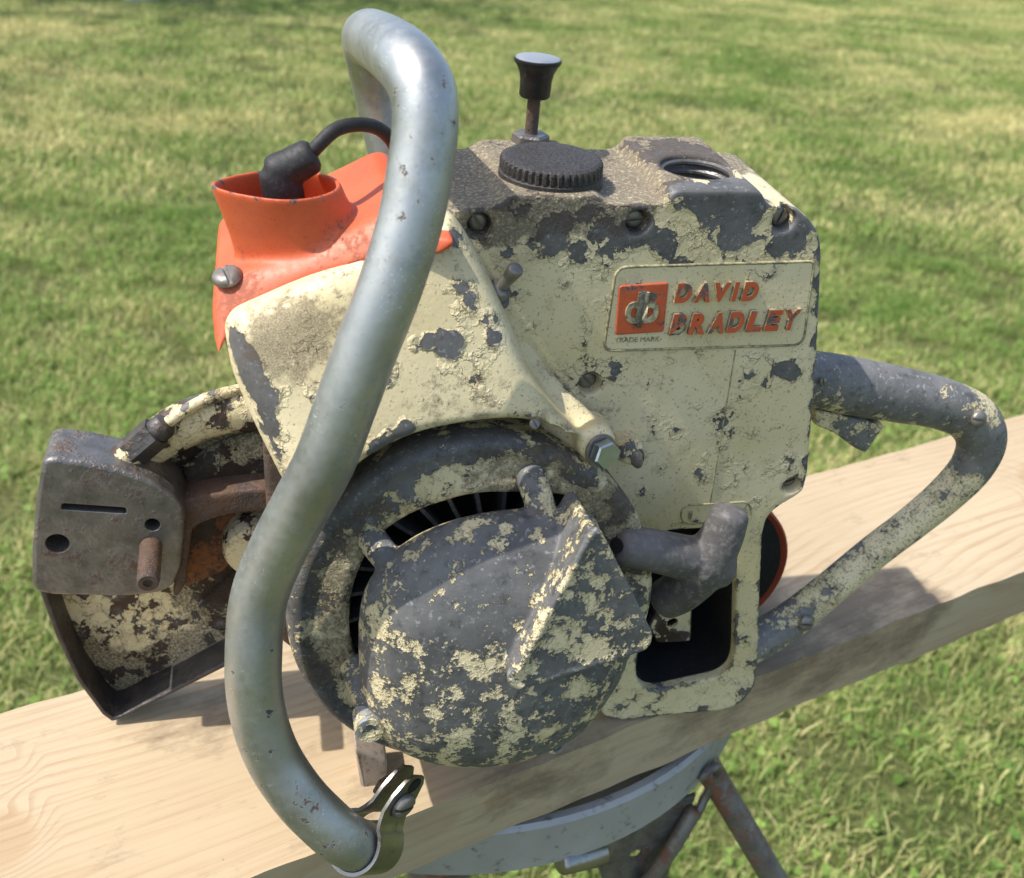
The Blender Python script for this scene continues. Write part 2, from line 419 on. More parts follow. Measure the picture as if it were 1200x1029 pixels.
def wood():
    k = NT('pine_board'); c = k.coord()
    # growth rings cut lengthwise: distance from a wandering pith below the board
    mp = k.n('ShaderNodeMapping'); k.l(c, mp.inputs[0]); mp.inputs['Scale'].default_value = (0.55, 1, 1)
    w1 = k.noise(mp.outputs[0], 2.6, 2, 0.45, out='Color'); w2 = k.noise(c, 14, 3, 0.5, out='Color')
    a = k.n('ShaderNodeVectorMath', operation='MULTIPLY_ADD'); k.l(w1, a.inputs[0]); a.inputs[1].default_value = (0, 0.16, 0.12); k.l(c, a.inputs[2])
    b = k.n('ShaderNodeVectorMath', operation='MULTIPLY_ADD'); k.l(w2, b.inputs[0]); b.inputs[1].default_value = (0, 0.006, 0.006); k.l(a.outputs[0], b.inputs[2])
    s = k.n('ShaderNodeSeparateXYZ'); k.l(b.outputs[0], s.inputs[0])
    # two knots near the far left end pull the rings round them
    yy = k.math('SUBTRACT', s.outputs[1], 0.055); zz = k.math('ADD', s.outputs[2], -0.045)
    r = k.math('SQRT', k.math('ADD', k.math('MULTIPLY', yy, yy), k.math('MULTIPLY', zz, zz)))
    kn = k.blobs(c, [(-272, -6, 0, 30, 0.018), (-266, 32, 0, 22, 0.012), (430, -20, 0, 60, 0.025)])
    r = k.math('ADD', r, kn)
    ph = k.math('FRACT', k.math('MULTIPLY', r, 150))
    late = k.math('MULTIPLY', k.ramp(ph, 0.45, 0.93, 0, 1, True), k.ramp(ph, 1.0, 0.95))
    fib = k.n('ShaderNodeMapping'); k.l(c, fib.inputs[0]); fib.inputs['Scale'].default_value = (9, 420, 420)
    fb = k.noise(fib.outputs[0], 1.0, 4, 0.6)
    tone = k.noise(mp.outputs[0], 9, 4, 0.55)
    cc = k.mix(k.ramp(tone, 0.3, 0.7), (0.445, 0.34, 0.21), (0.515, 0.41, 0.265))
    cc = k.mix(k.math('MULTIPLY', late, k.math('MULTIPLY', k.ramp(k.noise(mp.outputs[0], 16, 3, 0.6), 0.38, 0.66), k.ramp(tone, 0.3, 0.7, 0.30, 0.52))), cc, (0.33, 0.195, 0.095))
    cc = k.mix(k.math('MULTIPLY', k.ramp(fb, 0.48, 0.72), 0.48), cc, (0.36, 0.24, 0.13))
    knot = k.ramp(kn, 0.012, 0.020)
    cc = k.mix(k.math('MULTIPLY', knot, 0.4), cc, (0.34, 0.20, 0.09))
    # oily dirt the saw has left where it stands, and scuffs
    oil = k.blobs(c, [(205, -55, 0, 55, 0.24), (135, -50, 0, 55, 0.22), (60, -55, -10, 60, 0.17), (-40, -60, 0, 60, 0.16), (-120, -30, 0, 45, 0.08), (-175, 30, 0, 40, 0.15), (-60, 45, 0, 80, 0.10), (90, 0, 0, 70, 0.1)])
    st = k.ramp(k.math('ADD', k.noise(mp.outputs[0], 38, 6, 0.72), oil), 0.58, 0.78)
    cc = k.mix(k.math('MULTIPLY', st, 0.62), cc, (0.12, 0.085, 0.055))
    sp = k.ramp(k.noise(c, 170, 4, 0.7), 0.70, 0.74)
    cc = k.mix(k.math('MULTIPLY', sp, 0.5), cc, (0.16, 0.10, 0.06))
    h = k.math('ADD', k.math('MULTIPLY', fb, 0.7), k.math('MULTIPLY', late, 0.5))
    return k.done(cc, k.ramp(fb, 0.3, 0.7, 0.62, 0.78), 0.0, k.bump(h, 0.0005, 0.45), 0.3)
def bl(pts, r, s):
    pts = [pts] if isinstance(pts[0], (int, float)) else pts
    return [(p[0], p[1], p[2], r, s) for p in pts]

M = {}
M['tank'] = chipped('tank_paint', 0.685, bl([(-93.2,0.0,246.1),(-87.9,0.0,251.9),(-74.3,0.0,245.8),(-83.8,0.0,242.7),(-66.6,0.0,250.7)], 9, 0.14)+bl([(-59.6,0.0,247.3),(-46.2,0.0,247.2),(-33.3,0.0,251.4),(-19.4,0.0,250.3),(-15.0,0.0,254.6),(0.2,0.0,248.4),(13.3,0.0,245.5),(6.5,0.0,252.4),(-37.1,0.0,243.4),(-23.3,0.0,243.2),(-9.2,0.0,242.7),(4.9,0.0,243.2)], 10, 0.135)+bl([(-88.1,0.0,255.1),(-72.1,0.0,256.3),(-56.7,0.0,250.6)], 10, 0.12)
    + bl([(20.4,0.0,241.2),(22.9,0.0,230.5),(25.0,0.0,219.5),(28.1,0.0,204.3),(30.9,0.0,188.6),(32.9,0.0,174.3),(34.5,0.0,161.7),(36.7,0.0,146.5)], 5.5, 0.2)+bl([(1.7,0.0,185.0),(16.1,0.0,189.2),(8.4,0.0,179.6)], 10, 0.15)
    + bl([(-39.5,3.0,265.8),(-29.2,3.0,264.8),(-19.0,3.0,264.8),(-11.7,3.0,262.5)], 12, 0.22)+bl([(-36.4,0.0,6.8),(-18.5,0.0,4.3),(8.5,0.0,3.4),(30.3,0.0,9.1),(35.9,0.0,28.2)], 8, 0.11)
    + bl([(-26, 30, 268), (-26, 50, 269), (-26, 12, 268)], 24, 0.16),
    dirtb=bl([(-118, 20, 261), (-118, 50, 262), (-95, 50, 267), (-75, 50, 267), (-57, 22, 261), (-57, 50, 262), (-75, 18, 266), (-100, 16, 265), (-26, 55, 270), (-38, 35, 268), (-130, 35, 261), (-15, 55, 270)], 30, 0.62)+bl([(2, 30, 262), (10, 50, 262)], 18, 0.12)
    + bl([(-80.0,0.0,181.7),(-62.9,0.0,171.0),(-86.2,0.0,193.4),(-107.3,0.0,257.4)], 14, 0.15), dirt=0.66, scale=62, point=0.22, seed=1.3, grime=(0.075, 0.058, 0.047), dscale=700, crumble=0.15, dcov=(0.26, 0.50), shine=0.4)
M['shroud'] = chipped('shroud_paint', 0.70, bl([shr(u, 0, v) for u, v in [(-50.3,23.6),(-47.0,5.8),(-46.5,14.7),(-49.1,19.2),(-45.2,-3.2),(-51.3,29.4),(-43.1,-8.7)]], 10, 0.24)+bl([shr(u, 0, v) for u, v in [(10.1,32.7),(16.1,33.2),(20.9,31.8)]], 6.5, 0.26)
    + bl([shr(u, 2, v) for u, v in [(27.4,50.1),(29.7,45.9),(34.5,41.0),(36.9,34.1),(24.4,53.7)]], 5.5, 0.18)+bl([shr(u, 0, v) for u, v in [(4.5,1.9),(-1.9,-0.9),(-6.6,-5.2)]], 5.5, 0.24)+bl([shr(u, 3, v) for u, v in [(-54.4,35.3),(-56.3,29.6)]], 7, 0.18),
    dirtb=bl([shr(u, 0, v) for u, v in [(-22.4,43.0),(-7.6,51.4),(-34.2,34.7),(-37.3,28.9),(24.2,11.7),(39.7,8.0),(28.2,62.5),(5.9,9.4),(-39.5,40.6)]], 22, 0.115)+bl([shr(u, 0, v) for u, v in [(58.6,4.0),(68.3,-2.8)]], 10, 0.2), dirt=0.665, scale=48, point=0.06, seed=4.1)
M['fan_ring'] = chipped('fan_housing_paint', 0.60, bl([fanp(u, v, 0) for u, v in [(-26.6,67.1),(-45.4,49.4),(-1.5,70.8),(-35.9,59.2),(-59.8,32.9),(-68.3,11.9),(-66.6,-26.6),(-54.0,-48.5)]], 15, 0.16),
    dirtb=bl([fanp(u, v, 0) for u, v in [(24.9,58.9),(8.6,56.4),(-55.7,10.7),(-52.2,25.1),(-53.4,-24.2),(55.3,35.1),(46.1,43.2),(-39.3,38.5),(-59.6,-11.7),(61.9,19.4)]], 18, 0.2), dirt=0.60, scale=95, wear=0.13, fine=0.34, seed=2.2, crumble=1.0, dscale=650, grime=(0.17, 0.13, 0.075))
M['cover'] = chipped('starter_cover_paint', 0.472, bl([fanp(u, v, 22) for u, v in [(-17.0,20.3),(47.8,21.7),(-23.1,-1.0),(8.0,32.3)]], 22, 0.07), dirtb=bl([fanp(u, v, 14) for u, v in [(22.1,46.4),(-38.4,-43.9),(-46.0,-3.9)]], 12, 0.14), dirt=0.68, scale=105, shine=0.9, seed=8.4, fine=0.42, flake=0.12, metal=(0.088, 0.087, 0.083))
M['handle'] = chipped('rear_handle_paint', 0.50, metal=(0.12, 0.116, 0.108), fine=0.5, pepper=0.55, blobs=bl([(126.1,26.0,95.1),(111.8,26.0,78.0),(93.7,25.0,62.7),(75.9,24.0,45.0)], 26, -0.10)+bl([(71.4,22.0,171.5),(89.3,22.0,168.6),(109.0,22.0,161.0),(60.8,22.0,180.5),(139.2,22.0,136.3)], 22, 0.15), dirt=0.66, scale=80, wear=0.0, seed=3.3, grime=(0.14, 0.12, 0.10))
M['badge'] = chipped('badge_paint', 0.735, bl([(-51.7,0.0,230.6),(-35.2,0.0,230.9),(-7.6,0.0,233.9),(-0.7,0.0,235.2)], 5, 0.14), dirt=0.72, scale=70, seed=9.1)
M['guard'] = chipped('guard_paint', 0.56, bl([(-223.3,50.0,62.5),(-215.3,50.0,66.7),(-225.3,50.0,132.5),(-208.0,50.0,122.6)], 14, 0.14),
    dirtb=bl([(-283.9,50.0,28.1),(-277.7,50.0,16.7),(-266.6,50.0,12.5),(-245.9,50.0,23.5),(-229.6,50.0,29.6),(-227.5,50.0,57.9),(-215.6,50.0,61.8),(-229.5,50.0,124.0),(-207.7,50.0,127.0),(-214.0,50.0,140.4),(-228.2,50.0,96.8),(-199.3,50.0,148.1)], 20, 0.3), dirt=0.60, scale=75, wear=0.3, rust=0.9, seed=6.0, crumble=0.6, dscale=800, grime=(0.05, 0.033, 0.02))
M['clean_cream'] = chipped('oil_line_paint', 0.62, dirt=0.52, scale=120, seed=2.7)
M['steel'] = rusty('dark_steel', (0.125, 0.119, 0.111), amt=0.42, rough=0.5, metal=0.6, seed=0.4)
M['rust'] = rusty('rusted_iron', (0.07, 0.05, 0.042), amt=0.75, rough=0.7, metal=0.3, seed=1.1)
M['flange'] = rusty('flange_iron', (0.055, 0.05, 0.047), amt=0.42, rough=0.55, metal=0.5, seed=2.1)
M['pipe'] = rusty('rusted_pipe', (0.13, 0.12, 0.105), rustc=(0.10, 0.045, 0.025), amt=0.55, rough=0.6, metal=0.5, seed=3.1, scale=30)
M['screw'] = rusty('old_screw', (0.16, 0.145, 0.125), amt=0.3, rough=0.55, metal=0.6, seed=5.0, bump=0.0002)
M['tube'] = tube_metal()
M['red'] = orange_paint('red_rim_enamel', (0.33, 0.045, 0.018), 0.62)
M['letter'] = orange_paint('letter_enamel', (0.52, 0.085, 0.028), 0.565)
M['edge'] = plain('letter_edge_paint', (0.42, 0.37, 0.22), 0.55, dust=0.95, dustc=(0.05, 0.04, 0.035))
M['bead'] = plain('bead_paint', (0.40, 0.36, 0.20), 0.55, dust=0.8, dustc=(0.09, 0.075, 0.055))
M['rubber'] = plain('grip_rubber', (0.105, 0.098, 0.092), 0.6, n=0.45, scale=240, bump=0.0007, dust=0.6, dustc=(0.19, 0.175, 0.155))
M['boot'] = plain('black_rubber', (0.016, 0.016, 0.016), 0.62, n=0.35, scale=500, dust=0.45, dustc=(0.05, 0.046, 0.042))
M['cap'] = plain('cap_plastic', (0.022, 0.02, 0.019), 0.6, n=0.3, scale=900, dust=0.8, dustc=(0.085, 0.072, 0.06))
M['near_black'] = plain('near_black_matte', (0.006, 0.006, 0.006), 0.8, dust=0.12, dustc=(0.05, 0.045, 0.04))  # near-black finish for window lining, hole discs, fan disc and pulley
M['zinc'] = plain('zinc_plate', (0.50, 0.56, 0.58), 0.35, 1.0, n=0.15, scale=220)
M['knob'] = plain('knob_plastic', (0.012, 0.012, 0.012), 0.4, dust=0.2, dustc=(0.08, 0.07, 0.06))
M['knob_top'] = plain('knob_disc', (0.42, 0.43, 0.44), 0.42, 0.6, n=0.1)
M['blade'] = plain('fan_blade_alloy', (0.10, 0.10, 0.10), 0.55, 0.4, dust=0.5)
M['alu'] = plain('cast_aluminium', (0.42, 0.415, 0.40), 0.58, 0.4, n=0.22, scale=90, bump=0.0004, dust=0.2, dustc=(0.10, 0.09, 0.08))
M['strap'] = plain('strap_steel', (0.30, 0.29, 0.265), 0.32, 0.95, n=0.3, scale=120, dust=0.2, dustc=(0.07, 0.05, 0.04))
M['chrome'] = plain('chromed_bar', (0.75, 0.76, 0.77), 0.15, 1.0, n=0.1)
M['wood'] = wood()

# ------------------------------------------------------------------ lawn
def ground_mat():
    k = NT('lawn_soil'); c = k.coord(); n = k.noise(c, 1.3, 5, 0.6); f = k.noise(c, 60, 5, 0.7)
    cc = k.mix(k.ramp(n, 0.35, 0.65), (0.12, 0.15, 0.045), (0.24, 0.22, 0.09))
    cc = k.mix(k.ramp(f, 0.35, 0.7), tuple((0.04, 0.055, 0.015)), cc)
    return k.done(cc, 0.9, 0.0, k.bump(f, 0.02, 0.6), 0.1)
def grass_mat(name, gain=1.0, straw_bias=0.0):
    k = NT(name); pos = k.n('ShaderNodeNewGeometry').outputs['Position']
    at = k.n('ShaderNodeAttribute', attribute_name='tone'); rnd_ = k.n('ShaderNodeObjectInfo').outputs['Random']
    mpp = k.n('ShaderNodeMapping'); k.l(pos, mpp.inputs[0]); mpp.inputs['Scale'].default_value = (0.55, 1.0, 1.0)
    patch = k.noise(mpp.outputs[0], 2.1, 5, 0.62); wide = k.noise(pos, 0.55, 3, 0.5)
    s = k.math('ADD', k.math('ADD', at.outputs['Fac'], k.math('MULTIPLY', k.math('SUBTRACT', patch, 0.5), 2.3)), k.math('MULTIPLY', k.math('SUBTRACT', wide, 0.5), 1.6))
    s = k.math('ADD', s, straw_bias)
    green = k.mix(rnd_, (0.085*gain, 0.15*gain, 0.030*gain), (0.165*gain, 0.23*gain, 0.052*gain))
    straw = k.mix(rnd_, (0.36*gain, 0.32*gain, 0.13*gain), (0.50*gain, 0.44*gain, 0.22*gain))
    cc = k.mix(k.ramp(s, 0.55, 1.15), green, straw)
    cc = k.mix(k.ramp(s, 0.25, -0.35), cc, (0.055*gain, 0.115*gain, 0.02*gain))
    k.done(cc, 0.6, 0.0, None, 0.25)
    tr = k.n('ShaderNodeBsdfTranslucent'); k.l(cc, tr.inputs[0]); ms = k.n('ShaderNodeMixShader'); ms.inputs[0].default_value = 0.35
    k.l(k.b.outputs[0], ms.inputs[1]); k.l(tr.outputs[0], ms.inputs[2]); k.l(ms.outputs[0], k.out.inputs[0])
    return k.m
gm = bpy.data.meshes.new('lawn'); gm.from_pydata([(-150, -40, 0), (150, -40, 0), (150, 260, 0), (-150, 260, 0)], [], [(0, 1, 2, 3)])
tag(obj('lawn', gm, ground_mat()), kind='structure')
def clump(seed, n, rad, h0, h1, wd, leafy=0):
    rg = random.Random(seed); V = []; F = []; tone = []
    for i in range(n):
        a = rg.random()*6.283; q = rad*math.sqrt(rg.random()); x, y = q*math.cos(a), q*math.sin(a)
        h = rg.uniform(h0, h1); az = rg.random()*6.283; lean = rg.uniform(0.15, 1.15)*h; w = wd*rg.uniform(0.6, 1.3)
        t = rg.random()**1.3
        dx, dy = math.cos(az), math.sin(az); s = len(V)
        for u in (0, 0.45, 0.8):
            ww = w*(1-0.45*u)*0.5; px = x+dx*lean*u*u; py = y+dy*lean*u*u; pz = h*u*(1-0.25*u)
            V += [(px-dy*ww, py+dx*ww, pz), (px+dy*ww, py-dx*ww, pz)]
        V.append((x+dx*lean, y+dy*lean, h*0.75))
        F += [(s, s+1, s+3, s+2), (s+2, s+3, s+5, s+4), (s+4, s+5, s+6)]; tone += [t]*7
    for i in range(leafy):
        a = rg.random()*6.283; q = rad*math.sqrt(rg.random()); x, y, z = q*math.cos(a), q*math.sin(a), rg.uniform(h0*0.5, h1*0.75)
        r = rg.uniform(0.0035, 0.0065); tx, ty = rg.uniform(-0.5, 0.5), rg.uniform(-0.5, 0.5)
        for L3 in range(3):
            b = L3*2.094+a; s = len(V); ox, oy = x+math.cos(b)*r*0.8, y+math.sin(b)*r*0.8
            for j in range(6):
                g = j*1.047; px, py = ox+math.cos(g)*r*0.8, oy+math.sin(g)*r*0.8
                V.append((px, py, z+(px-x)*tx+(py-y)*ty))
            F.append(tuple(range(s, s+6))); tone += [0.05]*6
    me = bpy.data.meshes.new('grass_clump'); me.from_pydata(V, [], F)
    me.attributes.new('tone', 'FLOAT', 'POINT').data.foreach_set('value', tone)
    for p in me.polygons: p.use_smooth = True
    return me
def grass(name, quad, density, meshes, mat, seed, smin, smax):
    """blades scattered over a quad of lawn by geometry nodes"""
    cc = bpy.data.collections.new(name+'_clumps')
    for me in meshes:
        me.materials.append(mat); cc.objects.link(bpy.data.objects.new('grass_clump', me))
    me = bpy.data.meshes.new(name); me.from_pydata([(x, y, 0.002) for x, y in quad], [], [tuple(range(len(quad)))])
    o = obj(name, me, mat)
    g = bpy.data.node_groups.new(name, 'GeometryNodeTree')
    g.interface.new_socket('Geometry', in_out='INPUT', socket_type='NodeSocketGeometry'); g.interface.new_socket('Geometry', in_out='OUTPUT', socket_type='NodeSocketGeometry')
    N = g.nodes.new; i = N('NodeGroupInput'); u = N('NodeGroupOutput'); d = N('GeometryNodeDistributePointsOnFaces'); d.inputs['Density'].default_value = density; d.inputs['Seed'].default_value = seed
    ci = N('GeometryNodeCollectionInfo'); ci.inputs['Collection'].default_value = cc; ci.inputs['Separate Children'].default_value = True; ci.inputs['Reset Children'].default_value = True
    ip = N('GeometryNodeInstanceOnPoints'); ip.inputs['Pick Instance'].default_value = True
    rr = N('FunctionNodeRandomValue'); rr.data_type = 'FLOAT_VECTOR'; rr.inputs[0].default_value = (-0.12, -0.12, 0); rr.inputs[1].default_value = (0.12, 0.12, 6.283)
    rs = N('FunctionNodeRandomValue'); rs.data_type = 'FLOAT'; rs.inputs[2].default_value = smin; rs.inputs[3].default_value = smax
    ln = g.links.new
    ln(i.outputs[0], d.inputs['Mesh']); ln(d.outputs['Points'], ip.inputs['Points']); ln(ci.outputs[0], ip.inputs['Instance'])
    ln(rr.outputs[0], ip.inputs['Rotation']); ln(rs.outputs[1], ip.inputs['Scale']); ln(ip.outputs[0], u.inputs[0])
    m = o.modifiers.new('grass', 'NODES'); m.node_group = g
    return o
gmat = grass_mat('grass_blade', 1.78, 0.30)
near = [clump(i, 84, 0.055, 0.012, 0.034, 0.0019, 4 if i % 3 == 1 else 0) for i in range(8)]
far = [clump(20+i, 110, 0.12, 0.014, 0.036, 0.0032) for i in range(6)]
tag(grass('near_grass', [(-2.2, 0.75), (2.2, 0.75), (3.4, 3.6), (-3.4, 3.6)], 400, near, gmat, 3, 0.7, 1.25), 'short mown lawn grass with clover close under the plank', 'grass', kind='stuff')
tag(grass('far_grass', [(-3.4, 3.6), (3.4, 3.6), (13, 22), (-9.5, 22)], 110, far, gmat, 5, 0.8, 1.3), 'sunlit patchy mown lawn stretching away behind the plank', 'grass', kind='stuff')

# ------------------------------------------------------------------ plank
PA = R(31.755); PW = 0.1407
e1 = Vector((math.cos(PA), math.sin(PA), 0)); e2 = Vector((-math.sin(PA), math.cos(PA), 0))
edge_pt = Vector((11.4,349.4,850.0))*0.001
pc = edge_pt+e2*(PW/2); pc -= e1*((pc-Vector((0.05, 0.40, TOP))).dot(e1)); pc.z = TOP
L0, L1, HW, TH, br = -0.85, 0.98, PW/2, 0.038, 0.0028
sec = rnd([(-HW, -TH), (HW, -TH), (HW, 0), (-HW, 0)], br*1.6, 4)
V = []; F = []; n = len(sec); NX = 220
for i in range(NX+1):
    x = L0+(L1-L0)*i/NX
    for (y, z) in sec: V.append((x, y+0.0006*math.sin(x*9)+(0.0005*math.sin(x*31+z*60)+0.00035*math.sin(x*173+z*200)+0.0003*math.sin(x*97+1))*(1 if abs(z) < 0.004 or z < -0.034 else 0.3), z+(0.0005*math.sin(x*6+2) if z < -0.01 else 0)))
for i in range(NX):
    for j in range(n): F.append((i*n+j, i*n+(j+1) % n, (i+1)*n+(j+1) % n, (i+1)*n+j))
F += [tuple(range(n))[::-1], tuple(NX*n+j for j in range(n))]
pl = obj('wooden_plank', mesh('wooden_plank', V, F, 1.0), M['wood'], wn=True)
pl.location = pc; pl.rotation_euler = (0, 0, PA)
tag(pl, 'pale pine board with oil stains that the old chainsaw stands on', 'plank')

# ------------------------------------------------------------------ chainsaw: millimetres, x along the saw, y away from the viewer's side, z up
saw = empty('chainsaw', (0.0953, 0.3958, TOP+0.0002), R(14))
saw.location = Vector((95.2,395.8,850.0))*0.001
tag(saw, 'vintage cream and orange chainsaw powerhead with flaking paint standing on the board', 'chainsaw')
# shared small hardware, built along +Z
def slot_head(name, r, h, slot=0.9):
    me = lathe(name, [(0, h), (r*0.55, h*0.97), (r*0.85, h*0.8), (r, h*0.45), (r, 0), (r*0.5, -3), (0, -3)], 32)
    v, f = [], []
    w = slot
    for x in (-w, w):
        for y in (-r*1.3, r*1.3):
            for z in (h*0.35, h*2): v.append((x, y, z))
    f = [(0, 1, 3, 2), (4, 6, 7, 5), (0, 4, 5, 1), (2, 3, 7, 6), (0, 2, 6, 4), (1, 5, 7, 3)]
    return baked(me, [mesh('slot', v, f)])
SCREW = slot_head('slotted_screw', 3.6, 2.0, 0.55); SCREW.materials.append(M['screw'])
BIG_SCREW = slot_head('slotted_screw', 5.6, 3.2, 0.8); BIG_SCREW.materials.append(M['screw'])
def hexm(name, r, h, bore=0.0):
    me = lathe(name, [(0, 0), (r, 0), (r, h*0.82), (r*0.9, h), (0, h)], 6, ang=20)
    return me
WASHER = lathe('washer', [(1.5, 0), (5.6, 0), (5.8, 0.6), (5.6, 1.2), (1.5, 1.2)], 32)

# --- fuel tank casting
front = [(-45.2,7.5),(-44.8,27.4),(-44.7,48.7)]
tank_out = [(-120, 60), (-135, 60), (-135, 254), (-133, 259), (-108.5, 262), (-105, 265.5), (-72, 265.5), (-69, 262), (-47, 262), (-44, 267.5), (-9.5, 267.5), (-6, 261.5), (6, 260.5)] + \
    [(12.0,256.4),(17.5,251.0),(20.5,244.0),(23.7,226.9),(29.1,196.6),(34.0,163.9),(37.8,137.6),(37.1,129.5),(31.0,125.4),(24.5,120.9),(21.9,115.1),(22.3,106.6),(27.9,71.7),(35.4,28.3),(36.4,13.5),(31.4,3.2),(21.9,-0.2),(-18.0,0.2),(-34.0,0.8),(-40.9,3.5),(-44.1,9.6),(-44.0,27.3),(-44.7,48.7)] + [(-65, 60)]
win = [(-35.5,106.8),(-28.4,112.7),(-17.4,114.1),(2.3,112.5),(8.8,105.8),(14.6,78.0),(21.3,36.6),(20.6,27.9),(15.2,23.0),(-16.9,18.2),(-23.9,21.4),(-27.8,28.5),(-29.3,46.9),(-32.5,77.8)]
tank = slab('tank_casting', rnd(tank_out, 3.0, 4), 0, 66, 0, holes=[rnd(win, 4, 3)], T=on_top)
cups = [(-115.6,1.0,254.3),(-56.3,1.0,255.2),(2.0,1.0,255.8),(-67.6,0.0,188.1),(31.2,0.0,134.0)]
cutters = [cyl('c', (c[0], -12, c[2]), (c[0], 7.5, c[2]), 4.6 if i < 4 else 4.0) for i, c in enumerate(cups)]
hole_c = Vector((-25.0, 27, 268.5)); hn = Vector((0, -0.045, 0.999))
cutters.append(cyl('c', hole_c-hn*30, hole_c+hn*20, 14.2, 40))
tank_o = obj('tank_casting', modded(baked(tank, cutters), [('REMESH', dict(mode='VOXEL', voxel_size=0.001)), ('SMOOTH', dict(factor=0.6, iterations=14))]), M['tank'], saw)
for i, c in enumerate(cups):
    cup = obj('screw_recess', lathe('screw_recess', [(5.2, 6.0), (4.0, 6.2), (0, 6.2)], 28, T=lambda x, y, z, c=c, d=0.3: (c[0]+x, z+d, c[2]+y), close=False), M['rust'], tank_o)
    place(SCREW, 'slotted_screw', (c[0], 6.0, c[2]), (0, -1, 0), tank_o, spin=0.6+i*1.1)
# filler neck with its thread
prof = []
for i in range(26):
    prof.append((14.1-(1.1 if i % 4 < 2 else 0.0), -2.4-i*0.95))
neck = lathe('filler_neck', [(14.5, -1.6)]+prof+[(12.8, -28), (0, -28)], 48, T=lambda x, y, z: tuple(hole_c+Vector((x, 0, 0))+Vector((0, 0.999, 0.045))*y+hn*z), close=False, ang=20)
obj('filler_neck', neck, M['steel'], tank_o)
# back half of the casting with its two soft humps
bh = [(-135, 60), (-135, 238), (-60, 244), (-8, 247), (2, 249), (10, 247), (18, 246), (24, 240), (30, 228), (38, 140), (33, 125), (30, 60)]
obj('tank_back', slab('tank_back', rnd(bh, 3, 3), 66.4, 92, 4.0, T=on_top), M['tank'], saw, wn=True)
# window lining, floor and the bracket inside
obj('window_lining', slab('window_lining', offset(ccw(rnd(win, 4, 3)), -0.8), 5.0, 58.0, 0.0, holes=[offset(ccw(rnd(win, 4, 3)), 0.6)], back=False), M['near_black'], tank_o)
bx = [(-12.5,57.3),(3.9,56.7),(7.2,29.6),(-11.0,30.6),(-17.0,41.7)]
obj('inner_bracket', slab('inner_bracket', rnd(bx, 2, 3), 20, 24, 1.0, holes=[circle(*(-4.7,43.1), 3, 14)]), M['guard'], tank_o)
obj('inner_wall', slab('inner_wall', [(-70, 30), (36, 10), (36, 128), (-70, 128)], 57, 61, 0), M['near_black'], tank_o)
# casting seam and badge panels
seam = [(-8.2,201.7),(-6.7,127.3)]
obj('casting_seam', sweep('casting_seam', [(seam[0][0], 0.1, seam[0][1]), (seam[1][0], 0.1, seam[1][1])], 0.35, sub=1, seg=8), M['bead'], tank_o)
def bead_loop(name, pts, r, parent, y=-0.1, mat='bead'):
    loop = [(p[0], y, p[1]) for p in pts]; loop.append(loop[0])
    V = []; F = []; n = len(pts); sg = 8
    for i in range(n):
        a = Vector((pts[i-1][0], 0, pts[i-1][1])); b = Vector((pts[i][0], 0, pts[i][1])); c = Vector((pts[(i+1) % n][0], 0, pts[(i+1) % n][1]))
        t = (c-a).normalized(); s = Vector((-t.z, 0, t.x))
        for k in range(sg):
            g = 2*math.pi*k/sg; q = b+Vector((0, y, 0))+s*math.cos(g)*r+Vector((0, 1, 0))*math.sin(g)*r
            V.append(tuple(q))
    for i in range(n):
        for k in range(sg): F.append((i*sg+k, i*sg+(k+1) % sg, ((i+1) % n)*sg+(k+1) % sg, ((i+1) % n)*sg+k))
    return obj(name, mesh(name, V, F, ang=60), M[mat], parent)
panel_out = rnd([(-62.8,238.0),(18.0,239.1),(21.1,203.0),(-64.0,203.3)], [5, 2, 5, 4], 6)
bead_loop('badge_border', panel_out, 0.55, tank_o)
obj('badge_panel', slab('badge_panel', offset(ccw(panel_out), 0.5), -0.35, 1.0, 0.25, seg=2), M['badge'], tank_o, wn=True)
rows = (('DAVID', [(-39.0,223.6),(-3.5,223.8),(-39.2,231.7)], 0.13), ('BRADLEY', [(-39.1,209.9),(16.8,210.8),(-39.4,219.0)], 0.13))
for body, q, sh in rows:
    x0, x1 = q[0][0], q[1][0]; zb = q[0][1]; h = q[2][1]-q[0][1]
    adv = {'I': 0.5}; tot = sum(adv.get(ch, 1.0) for ch in body); step = (x1-x0)/tot; x = x0
    for i, ch in enumerate(body):
        w = step*adv.get(ch, 1.0)
        zz = zb+(q[1][1]-q[0][1])*(x-x0)/(x1-x0)
        obj('letter', text_mesh('letter', ch, x+w*0.06, zz, h, w*(0.86 if ch != 'I' else 0.66), y=-0.3, depth=1.9, bold=0.058, shear=0.12), None, tank_o).data.materials.append(M['letter'])
        lm = bpy.data.meshes[col.objects[-1].data.name]; lm.materials.append(M['edge'])
        for p in lm.polygons: p.material_index = 0 if p.normal.y < -0.9 else 1
        x += w
tm = [(-59.9,206.9),(-41.5,206.6),(-60.1,208.7)]
obj('trade_mark_lettering', text_mesh('trade_mark_lettering', 'TRADE MARK', tm[0][0], tm[0][1], 2.0, tm[1][0]-tm[0][0], y=-0.3, depth=0.35), M['bead'], tank_o)
em = obj('emblem', slab('emblem', rnd([(-61.0,230.7),(-41.3,231.7),(-40.4,211.0),(-60.2,210.2)], 1.2, 3), -1.1, 0.5, 0.5, seg=3), M['letter'], tank_o, wn=True)
eq = [(-57.7,215.2),(-44.2,215.9),(-59.0,229.0),(-50.0,215.0)]
ex, ez, ew, eh = eq[0][0], eq[0][1], eq[1][0]-eq[0][0], eq[2][1]-eq[0][1]
obj('emblem_letter', text_mesh('emblem_letter', 'd', ex+ew*0.02, ez+eh*0.02, eh*0.92, ew*0.47, y=-0.9, depth=1.0, bold=0.03), M['edge'], tank_o)
